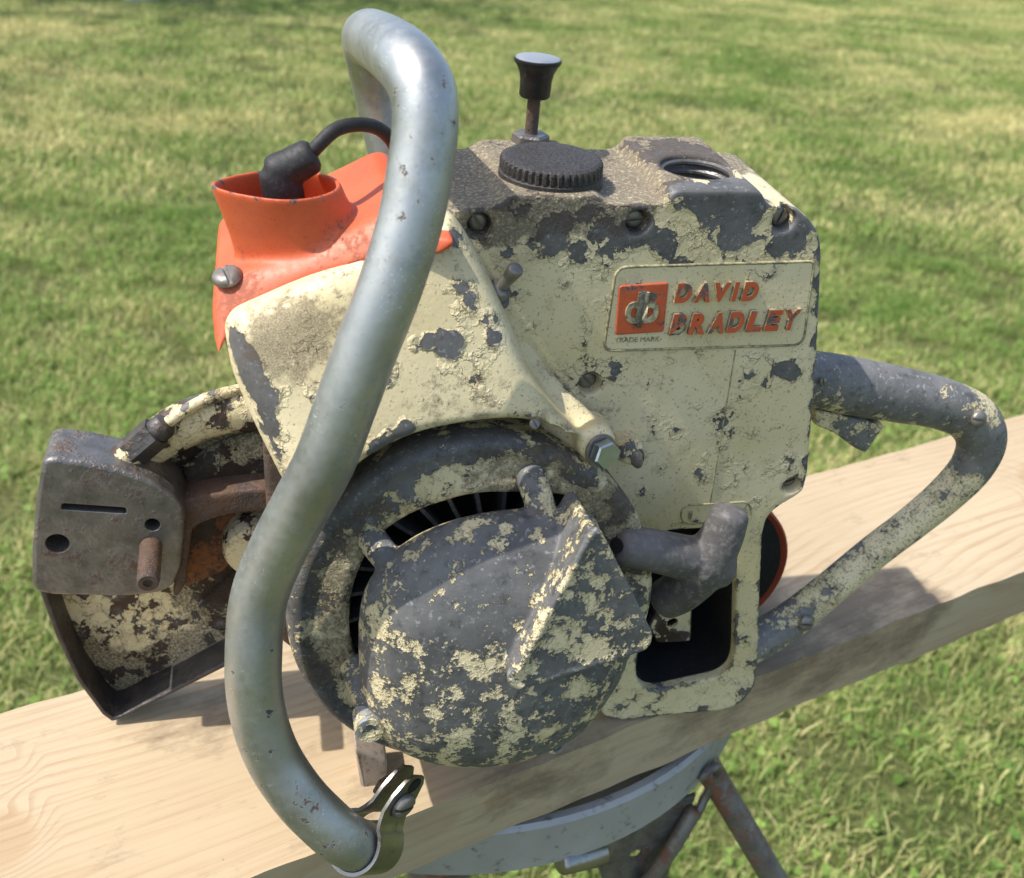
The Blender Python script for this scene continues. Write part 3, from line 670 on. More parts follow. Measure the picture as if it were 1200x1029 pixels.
obj('emblem_letter', text_mesh('emblem_letter', 'b', ex+ew*0.50, ez+eh*0.02, eh*0.92, ew*0.50, y=-0.9, depth=1.2, bold=0.03), M['edge'], tank_o)
obj('emblem_stem', slab('emblem_stem', [(ex+ew*0.40, ez-eh*0.12), (ex+ew*0.555, ez-eh*0.12), (ex+ew*0.555, ez+eh*0.98), (ex+ew*0.40, ez+eh*0.98)], -2.1, -0.9, 0.3, seg=2), M['steel'], tank_o)
tabq = rnd([(-19.8,124.7),(-17.8,127.2),(10.2,127.0),(13.2,124.0),(14.1,119.4),(12.1,116.8),(-16.3,117.2),(-19.1,120.1)], 2, 4)
bead_loop('plate_border', tabq, 0.4, tank_o)
el = [(8.4,119.4),(9.9,124.3)]
obj('letter', text_mesh('letter', 'E', el[0][0], el[0][1], 4.0, 2.4, y=0.0, depth=0.4), M['bead'], tank_o)
obj('letter', text_mesh('letter', '1', (-15.9,119.9)[0], (-15.9,119.9)[1], 4.0, 1.6, y=0.0, depth=0.4), M['bead'], tank_o)
# filler cap, knurled
cap_c = Vector((-85.3,22.2,267.0))
cap_T = lambda x, y, z: tuple(cap_c+Vector((x, 0, 0))+Vector((0, 0.999, 0.045))*y+hn*z)
cap = obj('filler_cap', lathe('filler_cap', [(0, 6.2), (15, 6.4), (17.6, 6.3), (19.0, 5.7), (19.4, 4.9), (19.4, 1.6), (19.1, 1.2), (19.7, 0.8), (19.7, -3), (0, -3)], 132, T=cap_T,
        star=lambda j, i: (0.955 if (i in (4, 5, 3)) and j % 3 == 0 else 1.0), ang=25), M['cap'], saw)
# primer plunger: nut, stem, flared knob with a pale disc
kb = Vector((-84.7,60.2,268.0)); kax = Vector((0.015, -0.03, 1)).normalized()
pr = empty('primer_plunger', (0, 0, 0), parent=saw)
place(hexm('nut', 7.6, 5.2), 'nut', kb-Vector((0, 0, 1)), kax, pr, M['steel'], 0.3)
place(lathe('stem', [(0, 0), (2.6, 0), (2.6, 22), (0, 22)], 20), 'stem', kb, kax, pr, M['rust'])
kn = place(lathe('knob', [(0, 18.5), (5.6, 18.5), (6.2, 19.3), (6.3, 25), (6.9, 28), (8.2, 30.6), (9.2, 31.8), (9.4, 32.6), (9.2, 33.2), (0, 33.3)], 40), 'knob', kb, kax, pr, M['knob'])
kd = lathe('knob_disc', [(0, 33.8), (8.2, 33.7), (8.8, 33.4), (8.8, 32.7), (0, 32.7)], 40); kd.materials.append(M['knob_top'])
place(kd, 'knob_disc', kb, kax, pr)

# --- cylinder shroud (cream)
sp = [(-56.1,33.0),(-56.9,39.9),(-53.8,45.5),(-44.7,49.9),(-15.8,64.2),(13.7,78.7),(22.5,79.9),(27.8,73.5),(34.2,62.4),(43.8,41.4),(51.1,22.3),(60.2,8.6),(73.8,-6.3),(64.4,-2.0),(55.4,1.6),(42.7,3.8),(24.0,2.8),(5.6,-0.6),(-10.3,-8.7),(-19.5,-16.2),(-29.5,-27.9),(-34.1,-26.3),(-40.0,-14.3),(-49.1,7.7),(-54.5,23.7)]
so = ccw(rnd(sp, 9, 3))
def rvf(q):
    # large radius along the top and the left, tight along the fan and the tank
    u, v = q
    r = 1.0
    if u > 22 and v < 80: r = 0.55
    if math.hypot(u-(-117+150), v-(112-190)) < 86: r = 0.16
    return r
shm = slab('cylinder_shroud', so, 0, 95, 15.0, T=shr, seg=8, rv=[rvf(q) for q in so])
bolt_p = Vector((-72.0,-36.0,178.9))
web = sweep_geo([(-98.3,2.0,205.7),(-89.7,-4.0,190.0),(-79.7,-12.0,179.0),(-70.5,-22.0,173.6)], [5, 8, 9.5, 8], flat=0.8)
lug_ = sweep_geo([(-69.6,-8.0,172.0), tuple(bolt_p+Vector((-1, 5, 1)))], [9, 7.5], sub=1)
sv = [tuple(v.co*1000) for v in shm.vertices]; sf = [tuple(p.vertices) for p in shm.polygons]
v, f = join((sv, sf), web, lug_)
shroud = obj('cylinder_shroud', modded(mesh('cylinder_shroud', v, f), [('REMESH', dict(mode='VOXEL', voxel_size=0.0011)), ('SMOOTH', dict(factor=0.6, iterations=16))]), M['shroud'], saw)
place(hexm('hex_bolt', 5.6, 4.6), 'hex_bolt', bolt_p, FW*1+Vector((0.25, 0, 0)), saw, M['zinc'], 0.2)
wz = place(WASHER, 'washer', bolt_p+Vector((-0.5, 2, -0.2)), FW+Vector((0.25, 0, 0)), saw, M['screw'], s=1.15)
nub = [(-51.2,-6.0,163.8),(-47.6,-8.0,159.9)]
obj('screw_lug', sweep('screw_lug', [(-50.8,2.0,159.9), (-50.4,-10.0,162.1)], [7, 5.5], sub=1), M['fan_ring'], saw)
place(SCREW, 'slotted_screw', (-47.9,-11.0,160.1), (0.85, -0.5, 0.1), saw, spin=0.4, s=1.25)
place(SCREW, 'slotted_screw', (-99.2,-36.0,192.4), (0.0, -0.8, 0.6), shroud, spin=0.4, s=0.55)
# toggle switch
tg = empty('toggle_switch', (0, 0, 0), parent=saw)
tb = Vector((-109.3,-7.0,231.9)); td = (Vector((-104.9,-14.0,243.1))-tb)
obj('bushing', sweep('bushing', [tuple(tb-td*0.35), tuple(tb+td*0.12)], 4.4, sub=1, seg=16), M['steel'], tg)
obj('nut', sweep('nut', [tuple(tb-td*0.25), tuple(tb-td*0.08)], 6.2, sub=1, seg=6, dome=False, ang=20), M['steel'], tg)
obj('lever', sweep('lever', [tuple(tb), tuple(tb+td*0.5), tuple(tb+td)], [1.9, 2.3, 3.0], sub=3, seg=16), M['screw'], tg)

# --- crankcase body behind everything
cc_out = [(-196, 70), (-196, 215), (-180, 236), (-120, 240), (-104, 200), (-104, 34), (-125, 30), (-150, 24)]
obj('crankcase', slab('crankcase', rnd(cc_out, 8, 4), 2, 84, 3), M['rust'], saw)
foot = [(-164.1,24.4),(-149.7,14.8),(-149.5,-10.6),(-154.3,-14.3),(-160.6,-10.4)]
obj('support_foot', slab('support_foot', rnd(foot, 2, 3), -22, -4, 2.0), plain('foot_casting', (0.30, 0.25, 0.21), 0.65, 0.1, dust=0.5, dustc=(0.12, 0.09, 0.07)), saw)
foot2 = [(-30, -0.3), (10, -0.3), (14, 12), (-34, 12)]
obj('rear_foot', slab('rear_foot', rnd(foot2, 2, 3), 8, 70, 1.0), M['rust'], saw)

# --- fan housing, fan and starter cover
RIN = [(0, 27), (38, 27), (42, 40), (45, 56), (49, 59), (56, 57), (66, 53), (80, 50.5), (107, 49.5), (135, 51.5), (160, 50), (177, 49.5), (200, 50.5), (220, 48), (229, 40), (235, 27), (360, 27)]
def rin(a):
    # the air slot runs from about one o'clock round the left to seven o'clock
    d = (math.degrees(a)+360) % 360
    for (a0, r0), (a1, r1) in zip(RIN, RIN[1:]):
        if a0 <= d <= a1: return r0+(r1-r0)*(d-a0)/(a1-a0)
    return 27.0
NF = 180; fprof = [(73.2, -44), (73.6, -10), (73.4, -5), (72.5, -1.8), (70.6, 0.2), (68, 0.6), (66, -0.3), (62, -0.6)]
V = []; F = []; W = []
for j in range(NF):
    a = 2*math.pi*j/NF; ri = rin(a)
    pr_ = fprof+[(ri+6, 0.4), (ri+2, 0.3), (ri+0.5, -0.6), (ri, -2.0), (ri, -6.5), (ri+2, -7.0), (70, -7.0), (72, -44)]
    for i, (r, w) in enumerate(pr_):
        V.append(fanp(r*math.cos(a), r*math.sin(a), w)); W.append(1.0 if 1 <= i <= 6 else (0.0 if i < 11 else 0.5))
m_ = len(pr_)
for j in range(NF):
    for i in range(m_):
        a = j*m_+i; b = ((j+1) % NF)*m_+i; a2 = j*m_+(i+1) % m_; b2 = ((j+1) % NF)*m_+(i+1) % m_
        F.append((a, b, b2, a2))
housing = obj('fan_housing', mesh('fan_housing', V, F, ang=40, attr=W), M['fan_ring'], saw)
fl = empty('fan', (0, 0, 0), parent=saw)
obj('fan_disc', lathe('fan_disc', [(0, -26), (64, -26), (66, -28), (66, -30), (0, -30)], 48, T=lambda x, y, z: fanp(x, y, z)), M['near_black'], fl)
blade = None
for k in range(26):
    a = 2*math.pi*k/26
    ca, sa = math.cos(a), math.sin(a); cb, sb = math.cos(a+0.16), math.sin(a+0.16)
    v = []
    for (c_, s_, r) in ((ca, sa, 30), (cb, sb, 60)):
        for t in (-0.8, 0.8):
            for w in (-26, -9): v.append(fanp(r*c_-s_*t, r*s_+c_*t, w))
    f = [(0, 1, 3, 2), (4, 6, 7, 5), (0, 4, 5, 1), (2, 3, 7, 6), (0, 2, 6, 4), (1, 5, 7, 3)]
    obj('fan_blade', mesh('fan_blade', v, f), M['blade'], fl)

cov = [(-46.7,8.5),(-44.3,18.6),(-38.5,28.1),(-27.9,37.2),(-15.3,42.9),(0.5,46.3),(18.1,47.1),(32.3,46.1),(39.7,44.2),(44.1,38.8),(49.3,24.1),(55.3,4.5),(59.8,-11.7),(58.7,-25.0),(53.7,-35.6),(47.2,-47.0),(39.0,-55.4),(24.9,-62.1),(10.6,-65.0),(-5.3,-64.5),(-21.1,-60.2),(-34.0,-52.5),(-42.7,-42.3),(-46.4,-27.8),(-47.3,-8.3)]
co = [tuple(p) for p in catmull([(q[0], q[1], 0) for q in ccw(cov)], 4, True)]; co = [(p[0], p[1]) for p in co]
cx_ = sum(p[0] for p in co)/len(co); cz_ = sum(p[1] for p in co)/len(co)
V = []; F = []; W = []; rings = []
levels = [(0.86, 1), (0.95, 3), (0.985, 6), (1.0, 9.5), (0.992, 12.5), (0.97, 16.2), (0.935, 19.4), (0.885, 22.4), (0.81, 25.6), (0.71, 28.4), (0.59, 30.6), (0.45, 32.2), (0.3, 33.2), (0.15, 33.8)]
for s, w in levels:
    st = len(V)
    for (u, v) in co: V.append(fanp(cx_+(u-cx_)*s, cz_+(v-cz_)*s, w)); W.append(1.0 if 0.9 < s < 0.999 else 0.0)
    rings.append(st)
n = len(co)
for a, b in zip(rings, rings[1:]):
    for i in range(n): F.append((a+i, a+(i+1) % n, b+(i+1) % n, b+i))
V.append(fanp(cx_, cz_, 34)); W.append(0)
for i in range(n): F.append((rings[-1]+i, rings[-1]+(i+1) % n, len(V)-1))
F.append(tuple(rings[0]+i for i in range(n))[::-1]); dome_g = (V, F)
# raised three-cornered rope housing on the cover
tri = [(32.7,55.3),(59.4,4.1),(58.1,-0.6),(54.2,-1.7),(8.6,-9.9),(4.9,-7.2),(4.4,-2.7)]
to = ccw(rnd(tri, [5, 4, 4, 4, 6, 4, 4], 4))
A0, A1 = Vector((32.7,55.3)), Vector((5.2,-6.5))
ridge_n = Vector((-(A1-A0).y, (A1-A0).x)).normalized()
def tri_h(q): 
    d = abs((Vector(q)-A0).dot(ridge_n)); return 40-0.11*d
V = []; F = []; W = []; n = len(to); rr = []
for ins, dw, base in ((0, None, 6), (0, -1.4, 0), (0.35, -0.5, 0), (0.9, -0.1, 0), (1.6, 0.0, 0)):
    st = len(V); o2 = offset(to, ins) if ins else to
    for q in o2:
        V.append(fanp(q[0], q[1], base if dw is None else tri_h(q)+dw)); W.append(0.0 if dw is None else 0.4)
    rr.append(st)
for a, b in zip(rr, rr[1:]):
    for i in range(n): F.append((a+i, a+(i+1) % n, b+(i+1) % n, b+i))
for t in geometry.tessellate_polygon([[Vector((q[0], q[1], 0)) for q in offset(to, 1.6)]]): F.append(tuple(rr[-1]+i for i in t))
F.append(tuple(rr[0]+i for i in range(n))[::-1]); tri_g = (V, F)
ridge = [fanp(A0.x+(A1.x-A0.x)*t+0.6, A0.y+(A1.y-A0.y)*t, 39.6) for t in (0.06, 0.35, 0.65, 0.94)]
ridge_g = sweep_geo(ridge, 1.7, flat=0.9)
# arms that carry the cover on the ring
def arm(p, q, r0, r1):
    return sweep_geo([p, tuple((Vector(p)+Vector(q))*0.5+FW*2.5), q], [r0, (r0+r1)*0.5, r1], sub=5, flat=0.85, up=(0, -1, 0))
f1 = [(19.1,57.1),(-41.3,34.3),(-48.7,-20.7)]; f2 = [(22.9,40.7),(-27.5,21.1),(-41.4,-36.1)]
arms = [arm(fanp(a[0], a[1], -2), fanp(b[0], b[1], 12), 6.0, 5.4) for a, b in zip(f1, f2)]
lip_g = sweep_geo([fanp(q[0], q[1], tri_h(q)-0.6) for q in to[2:-2]], 1.25, sub=1, seg=10)
v, f = join(dome_g, tri_g, ridge_g, lip_g, *arms)
cover = obj('starter_cover', modded(mesh('starter_cover', v, f), [('REMESH', dict(mode='VOXEL', voxel_size=0.0008)), ('SMOOTH', dict(factor=0.6, iterations=5))]), M['cover'], saw)
for q, rr_ in (((-44.5,-35.7), 5.8), ((32.6,-62.2), 4.8)):
    obj('mounting_boss', lathe('mounting_boss', [(2.6, -6), (rr_, -6), (rr_, 4.0), (rr_-0.6, 5), (2.9, 5), (2.6, 4.6)], 28, T=lambda x, y, z, q=q, w=(17 if rr_ > 5 else 5): fanp(q[0]+x, q[1]+y, w+z)), M['cover'], cover)
    obj('boss_hole_disc', lathe('boss_hole_disc', [(0, 0), (2.7, 0), (2.7, -1), (0, -1)], 20, T=lambda x, y, z, q=q, w=(17 if rr_ > 5 else 5): fanp(q[0]+x, q[1]+y, w+z+2.5)), M['near_black'], cover)  # black disc in the bore, the hole's shade put into its colour
# starter grip: a rubber tee
g1 = sweep_geo([(-58.7,-36.0,135.1),(-45.7,-36.0,131.5),(-31.9,-35.0,126.2),(-17.2,-33.0,120.3)], [8.4, 8.8, 9.4, 10.2], seg=20, sub=4)
g2 = sweep_geo([(-14.4,-34.0,145.1),(-16.7,-35.0,134.6),(-21.8,-35.0,121.4),(-27.9,-32.0,107.2),(-32.9,-28.0,99.1)], [8.0, 9.0, 10.5, 9.5, 8.8], seg=20, sub=4)
g3 = sweep_geo([(-24.4,-36.0,123.2),(-14.2,-36.0,120.5)], [10, 9.0], seg=20, sub=4)
gv, gf = join(g1, g2, g3)
gm_ = modded(mesh('starter_grip', gv, gf), [('REMESH', dict(mode='VOXEL', voxel_size=0.0009)), ('SMOOTH', dict(factor=0.6, iterations=9))])
grip = obj('starter_grip', gm_, M['rubber'], saw)
gd = (Vector((-58.7,-36.0,135.1))-Vector((-45.7,-36.0,131.5))).normalized()
place(lathe('rope_hole_disc', [(0, 0), (3.0, 0), (3.0, 0.6), (0, 0.6)], 20), 'rope_hole_disc', Vector((-59.5,-38.0,137.1))+gd*3.2+Vector((0, -1.5, 0)), gd+Vector((0, -0.7, 0.1)), grip, M['near_black'])  # black disc on the grip's end, painted shade of a rope hole

# --- orange cowl with the spark plug spout
ot = [(-209, 213), (-210.5, 224), (-209, 234), (-203, 237.5), (-190, 242), (-175, 248), (-161, 255), (-147, 262), (-142, 262), (-138, 256), (-128, 257), (-127, 254), (-132, 250.5), (-156, 247), (-180, 236), (-203, 224)]
ot = ccw(rnd(ot, 3, 4))
def cowl_r(q):                                # the upper edge is a broad soft shoulder, the lower one tight
    zl = 213+(q[0]+209)*0.52
    return 0.10 if (q[1] < zl+7 or q[0] > -134) else 1.0
def lean(x, y, z):                           # its front skirt leans back
    d = max(0, z-(213+(x+209)*0.52)); return (x, y+d*0.85*max(0, min(1, (40-y)/50)), z)
cowl_me = slab('spark_plug_cowl', ot, -19, 70, 4.0, seg=6, T=lean, rv=[cowl_r(q) for q in ot])
rim_c = Vector((-186.5,12.0,267.0))
b_c = Vector((-177, 16, 240))
def spout(s, t, k):                           # pear-shaped section, pointed towards the front of the saw
    a = 2*math.pi*t
    ex = math.cos(a); ey = math.sin(a)
    rx = 23.0*k; ry = 20.0*k*(0.55+0.45*min(1, max(0, (ex+1.15)/1.3)))
    return Vector((ex*rx, ey*ry, 0))
NS = 56; V = []; F = []; W = []; rings = []
lv = [(0.0, 1.15), (0.1, 1.05), (0.2, 0.99), (0.32, 0.96), (0.5, 0.94), (0.75, 0.95), (0.97, 0.97), (1.0, 0.965), (1.0, 0.90), (0.9, 0.87), (0.5, 0.84), (0.05, 0.82)]
for i, (s, k) in enumerate(lv):
    rings.append(len(V)); c0 = b_c.lerp(rim_c, s)
    for j in range(NS):
        p = c0+spout(s, j/NS, k)
        # the foot follows the cowl's slope
        p.z += (1-s)*((p.x-b_c.x)*0.46)
        V.append(tuple(p)); W.append(1.6 if i in (6, 7, 8) else 0.0)
for a, b in zip(rings, rings[1:]):
    for j in range(NS): F.append((a+j, a+(j+1) % NS, b+(j+1) % NS, b+j))
F.append(tuple(rings[-1]+j for j in range(NS))); F.append(tuple(rings[0]+j for j in range(NS))[::-1])
v, f = join(([tuple(q.co*1000) for q in cowl_me.vertices], [tuple(p.vertices) for p in cowl_me.polygons]), (V, F))
M['orange'] = orange_paint(point=0.10, chipb=bl([tuple(rim_c+spout(1, t/14, 0.96)+Vector((0, 0, 0.3*math.sin(t*2.3)))) for t in range(14)], 5.0, 0.155), dirtb=bl([(-195.1,-5.0,227.2),(-201.1,-5.0,224.1),(-165.2,-5.0,245.7),(-152.9,0.0,249.9),(-197.7,5.0,232.8)], 18, 0.1))
cowl = obj('spark_plug_cowl', modded(mesh('spark_plug_cowl', v, f), [('REMESH', dict(mode='VOXEL', voxel_size=0.0008)), ('SMOOTH', dict(factor=0.6, iterations=30))]), M['orange'], saw)
place(BIG_SCREW, 'slotted_screw', (-204.2,0.0,236.2), (-0.2, -0.25, 0.95), cowl, spin=0.9, s=0.95)
# rubber boot and ignition lead
bt = empty('spark_plug_boot', (0, 0, 0), parent=saw)
bv1 = sweep_geo([(-182.8,18.0,254.6),(-184.0,18.0,262.1),(-185.5,18.0,267.9)], [7.0, 7.4, 6.8], seg=20, sub=4)
bv2 = sweep_geo([(-186.4,18.0,268.2),(-180.7,18.0,270.1),(-175.0,18.0,273.1)], [6.4, 6.6, 5.8], seg=20, sub=4)
v, f = join(bv1, bv2)
obj('boot_body', modded(mesh('boot_body', v, f), [('REMESH', dict(mode='VOXEL', voxel_size=0.0008)), ('SMOOTH', dict(factor=0.5, iterations=5))]), M['boot'], bt)
obj('collar', sweep('collar', [(-179.8,18.0,270.7),(-174.4,18.0,273.7)], [6.6, 6.2], sub=1, seg=24), M['boot'], bt)
obj('ignition_lead', sweep('ignition_lead', [(-175.6,18.0,272.8),(-170.8,18.0,278.2),(-164.2,22.0,282.6),(-156.2,28.0,282.7),(-148.7,36.0,279.5),(-142.6,46.0,272.6),(-138.1,56.0,263.0),(-134.8,62.0,250.9)], 2.6, seg=16), M['boot'], bt)

# --- front handlebar: bent plated tube
hb = [(-157.5,-68.5,16.4),(-165.5,-73.7,24.3),(-173.0,-76.6,34.2),(-180.5,-75.1,43.6),(-188.7,-71.6,54.2),(-196.3,-66.6,67.4),(-200.8,-63.1,81.4),(-202.8,-59.9,95.8),(-202.6,-57.1,110.6),(-199.9,-51.8,132.8),(-193.0,-51.1,152.8),(-183.5,-52.7,174.0),(-174.9,-54.4,192.8),(-167.2,-53.1,214.2),(-160.3,-50.9,232.8),(-153.0,-47.7,251.1),(-146.5,-42.8,270.2),(-143.0,-38.1,285.5),(-141.2,-34.5,296.3),(-140.9,-31.0,304.4),(-142.2,-26.3,309.7),(-144.7,-14.3,312.8),(-147.1,7.5,312.5),(-148.3,34.9,309.9),(-148.6,63.7,306.3),(-147.2,93.2,300.5),(-145.5,112.5,293.6),(-143.1,123.2,284.6),(-140.4,127.9,273.6),(-137.3,128.5,260.0),(-132.8,125.9,241.4)]
tube = obj('handlebar', sweep('handlebar', hb, 10.2, seg=32, sub=6, up=(0, 1, 0), dome=False), M['tube'], saw)
# strap clamp round its lower end
e0 = Vector((-163.9,-70.9,23.6)); dax = (Vector((-154.9,-63.1,14.5))-Vector((-172.4,-77.8,34.6))).normalized()
tgt = Vector((-145.2,-63.8,67.5)); lug = tgt-e0; lug = (lug-dax*lug.dot(dax)).normalized(); nax = dax.cross(lug).normalized()
if nax.y > 0: nax = -nax
clamp = empty('strap_clamp', (0, 0, 0), parent=saw)
def band(name, w0, w1):
    pts = []
    gap = 0.16
    ang = [gap*math.pi+(2*math.pi-2*gap*math.pi)*i/40 for i in range(41)]
    arc = [(math.cos(a)*11.3, math.sin(a)*11.3) for a in ang]     # lug direction at angle zero
    top = [(34, 2.4), (31, 2.4), (24, 2.4), (17, 2.6), (12.8, 4.0)]; bot = [(p[0], -p[1]) for p in top[::-1]]
    line = top+arc+bot
    V = []; F = []; th = 1.4; m = len(line)
    for i, (x, y) in enumerate(line):
        a = Vector(line[max(i-1, 0)]); b = Vector(line[min(i+1, m-1)]); t = (b-a).normalized(); nn = Vector((t.y, -t.x))
        cut = 0 if abs(x) < 28 else (2.2 if abs(x) < 32 else 5.0)     # rounded tips of the two ears
        for (off, w) in ((0, w0+cut), (th, w0+cut), (th, w1-cut), (0, w1-cut)):
            q = Vector((x, y))+nn*off
            V.append(tuple(e0+lug*q.x+nax*q.y+dax*w))
    for i in range(m-1):
        for k in range(4): F.append((i*4+k, i*4+(k+1) % 4, (i+1)*4+(k+1) % 4, (i+1)*4+k))
    F += [(0, 1, 2, 3), tuple((m-1)*4+k for k in (3, 2, 1, 0))]
    return mesh(name, V, F, ang=45)
obj('strap', band('strap', -9, 9), M['strap'], clamp)
place(BIG_SCREW, 'slotted_screw', e0+lug*21+nax*4.2+dax*0.5, nax, clamp, spin=1.2, s=1.0)
place(hexm('nut', 5.2, 4.5), 'nut', e0+lug*21-nax*4.0+dax*0.5, -nax, clamp, M['rust'])
place(lathe('strap_hole_disc', [(0, 0), (3.2, 0), (3.2, 0.3), (0, 0.3)], 20), 'strap_hole_disc', e0+lug*30+nax*3.9+dax*0.5, nax, clamp, M['near_black'])  # black disc laid on the strap, its colour stands for a hole's shade

# --- rear handle
rh = [(34.0,24.0,175.5),(49.5,25.0,172.6),(69.7,25.0,167.9),(93.3,26.0,162.3),(114.9,26.0,156.8),(132.4,26.0,148.6),(142.0,26.0,135.8),(141.3,26.0,120.3),(131.8,26.0,104.9),(118.1,26.0,89.6),(98.5,25.0,71.9),(79.1,24.0,51.8),(62.4,22.0,37.4),(47.7,18.0,31.2),(32.8,14.0,27.4)]
rear = obj('rear_handle', sweep('rear_handle', rh, [12.6, 13.0, 13.4, 13.0, 12.2, 12.2, 11.8, 10.6, 9.6, 9.0, 8.9, 9.2, 9.8, 10.2, 10.2], seg=28, sub=6, flat=0.92, up=(0, 1, 0)), M['handle'], saw)
for q in ((125.4,13.0,155.7), (63.9,13.0,41.4), ):
    place(BIG_SCREW, 'slotted_screw', q, (0.1, -0.95, 0.25), rear, spin=1.4, s=0.72)
place(SCREW, 'slotted_screw', (41.2,12.0,179.2), (0, -0.97, 0.1), rear, spin=0.3, s=0.5)
trg = [(45.8,160.5),(60.1,157.2),(82.9,150.6),(76.9,136.3),(71.0,138.9),(58.0,147.9),(47.6,152.5)]
obj('throttle_trigger', slab('throttle_trigger', rnd(trg, 1.5, 3), 19, 27, 1.6), M['handle'], saw, wn=True)
# black pulley with a red rim behind the tank
pc_ = Vector((28.2,66.0,41.4)); rpx = Vector((75.2,66.0,37.0)).x-pc_.x
pul = obj('pulley_cover', lathe('pulley_cover', [(0, -5), (rpx-4, -5), (rpx-3.2, -3), (rpx-3.2, 12), (0, 12)], 64, T=lambda x, y, z: (pc_.x+x, pc_.y+z, pc_.z+y)), M['near_black'], saw)
obj('rim', lathe('rim', [(rpx-3.3, -4), (rpx-1, -6), (rpx, -5), (rpx, 14), (rpx-3.3, 14)], 64, T=lambda x, y, z: (pc_.x+x, pc_.y+z, pc_.z+y)), M['red'], pul)

# --- bar mount and sprocket guard at the front of the saw
go = [(-293.4,86.3),(-292.8,77.0),(-290.2,55.7),(-285.1,29.9),(-276.8,7.6),(-273.2,2.7),(-269.3,3.8),(-246.3,15.8),(-220.6,29.6),(-184.6,49.2)] + [(-179.0,100.9),(-181.2,146.0),(-191.4,162.4),(-205.3,165.9),(-219.4,163.7),(-231.9,157.8),(-246.9,145.3),(-260.3,133.5),(-281.1,131.4),(-288.6,126.7)]
gsm = rnd(go, [2, 3, 3, 3, 3, 1, 3, 3, 3, 3, 5, 5, 8, 8, 8, 8, 8, 3, 3, 3], 4)
guard = obj('sprocket_guard', slab('sprocket_guard', offset(ccw(gsm), 0.5), 50, 54, 1.0), M['guard'], saw, wn=True)
fo = [(-293.4,86.3),(-292.8,77.0),(-290.2,55.7),(-285.1,29.9),(-276.8,7.6),(-273.2,2.7),(-269.3,3.8),(-246.3,15.8),(-220.6,29.6),(-184.6,49.2)]
bo = fo
V = []; F = []
ctr = (-235, 95)
for i in range(len(fo)):
    for (p, y, s) in ((fo[i], 32, 0), (fo[i], 32, 2.6), (bo[i], 54, 2.6), (bo[i], 54, 0)):
        d = Vector((ctr[0]-p[0], ctr[1]-p[1])).normalized()
        V.append((p[0]+d.x*s, y, p[1]+d.y*s))
for i in range(len(fo)-1):
    for k in range(4): F.append((i*4+k, i*4+(k+1) % 4, (i+1)*4+(k+1) % 4, (i+1)*4+k))
F += [(0, 1, 2, 3), tuple((len(fo)-1)*4+k for k in (3, 2, 1, 0))]
obj('flange', modded(mesh('flange', V, F), [('BEVEL', dict(width=0.0007, segments=2))]), M['flange'], guard)
pad = [(-280.5,152.5),(-276.5,153.8),(-264.9,151.2),(-251.9,146.8),(-240.2,140.3),(-232.0,131.9),(-229.3,123.6),(-231.8,106.4),(-233.4,96.7),(-237.4,87.0),(-242.3,83.8),(-256.4,82.9),(-286.7,86.8),(-292.4,89.7),(-293.1,93.3),(-290.4,111.5),(-285.1,136.1)]
slot = [(-276.0,132.6),(-252.0,128.7),(-252.0,125.8),(-276.7,129.7)]
h1 = [(-280.3,113.2),(-242.6,119.5)]
padm = slab('bar_mount', rnd(pad, 3, 4), 22, 46, 2.2, holes=[rnd(slot, 1, 3), circle(h1[0][0], h1[0][1], 4.6, 20), circle(h1[1][0], h1[1][1], 3.0, 18)], hr=0.5)
mount = obj('bar_mount', padm, M['steel'], saw, wn=True)
sp0 = Vector((-244.2,22.0,108.9)); sd_ = Vector((0.02, -1, -0.05)).normalized()
st_ = lathe('bar_stud', [(0, 0), (4.6, 0)]+[(4.6-(0.35 if i % 2 else 0), 2+i*0.8) for i in range(26)]+[(4.2, 23.5), (3.8, 24), (2.0, 24), (1.8, 22.8), (0, 22.8)], 28, ang=25)
place(st_, 'bar_stud', sp0, sd_, mount, M['rust'])
webp = [(-234.9,124.2),(-225.3,126.2),(-213.9,128.0),(-200.3,128.8),(-186.0,128.7),(-186.5,114.5),(-201.0,117.4),(-211.1,116.8),(-220.5,114.4),(-227.9,111.0),(-230.6,96.2),(-232.9,81.5),(-237.7,73.3),(-239.2,76.3),(-234.2,96.5)]
wv = slab('casting_web', rnd(webp, 2.5, 3), 30, 50, 0)
obj('casting_web', modded(wv, [('REMESH', dict(mode='VOXEL', voxel_size=0.0009)), ('SMOOTH', dict(factor=0.6, iterations=10))]), M['rust'], guard)
cupc = Vector((-202.3,40.0,92.3))
obj('clutch_cup', lathe('clutch_cup', [(0, -6), (9, -6), (13, -5), (14.5, -2), (15, 8), (15, 12)], 36, T=lambda x, y, z: (cupc.x+x, cupc.y+z, cupc.z+y), close=False), M['guard'], guard)
casev, casef = join(sweep_geo([(-252.6,44.0,134.5),(-241.3,45.0,144.9),(-228.6,46.0,152.7),(-214.4,46.0,157.7),(-198.6,46.0,159.4),(-182.8,46.0,157.0)], [7, 9, 10, 10, 10, 10], flat=0.9), sweep_geo([(-225.1,48.0,125.0),(-210.9,48.0,132.8),(-192.6,48.0,136.9)], [9, 11, 12], flat=0.5), sweep_geo([(-224.4,50.0,47.4),(-207.9,50.0,61.0),(-191.6,50.0,74.4)], [10, 13, 15], flat=0.5))
obj('chain_case', modded(mesh('chain_case', casev, casef), [('REMESH', dict(mode='VOXEL', voxel_size=0.0010)), ('SMOOTH', dict(factor=0.6, iterations=10))]), M['guard'], guard)
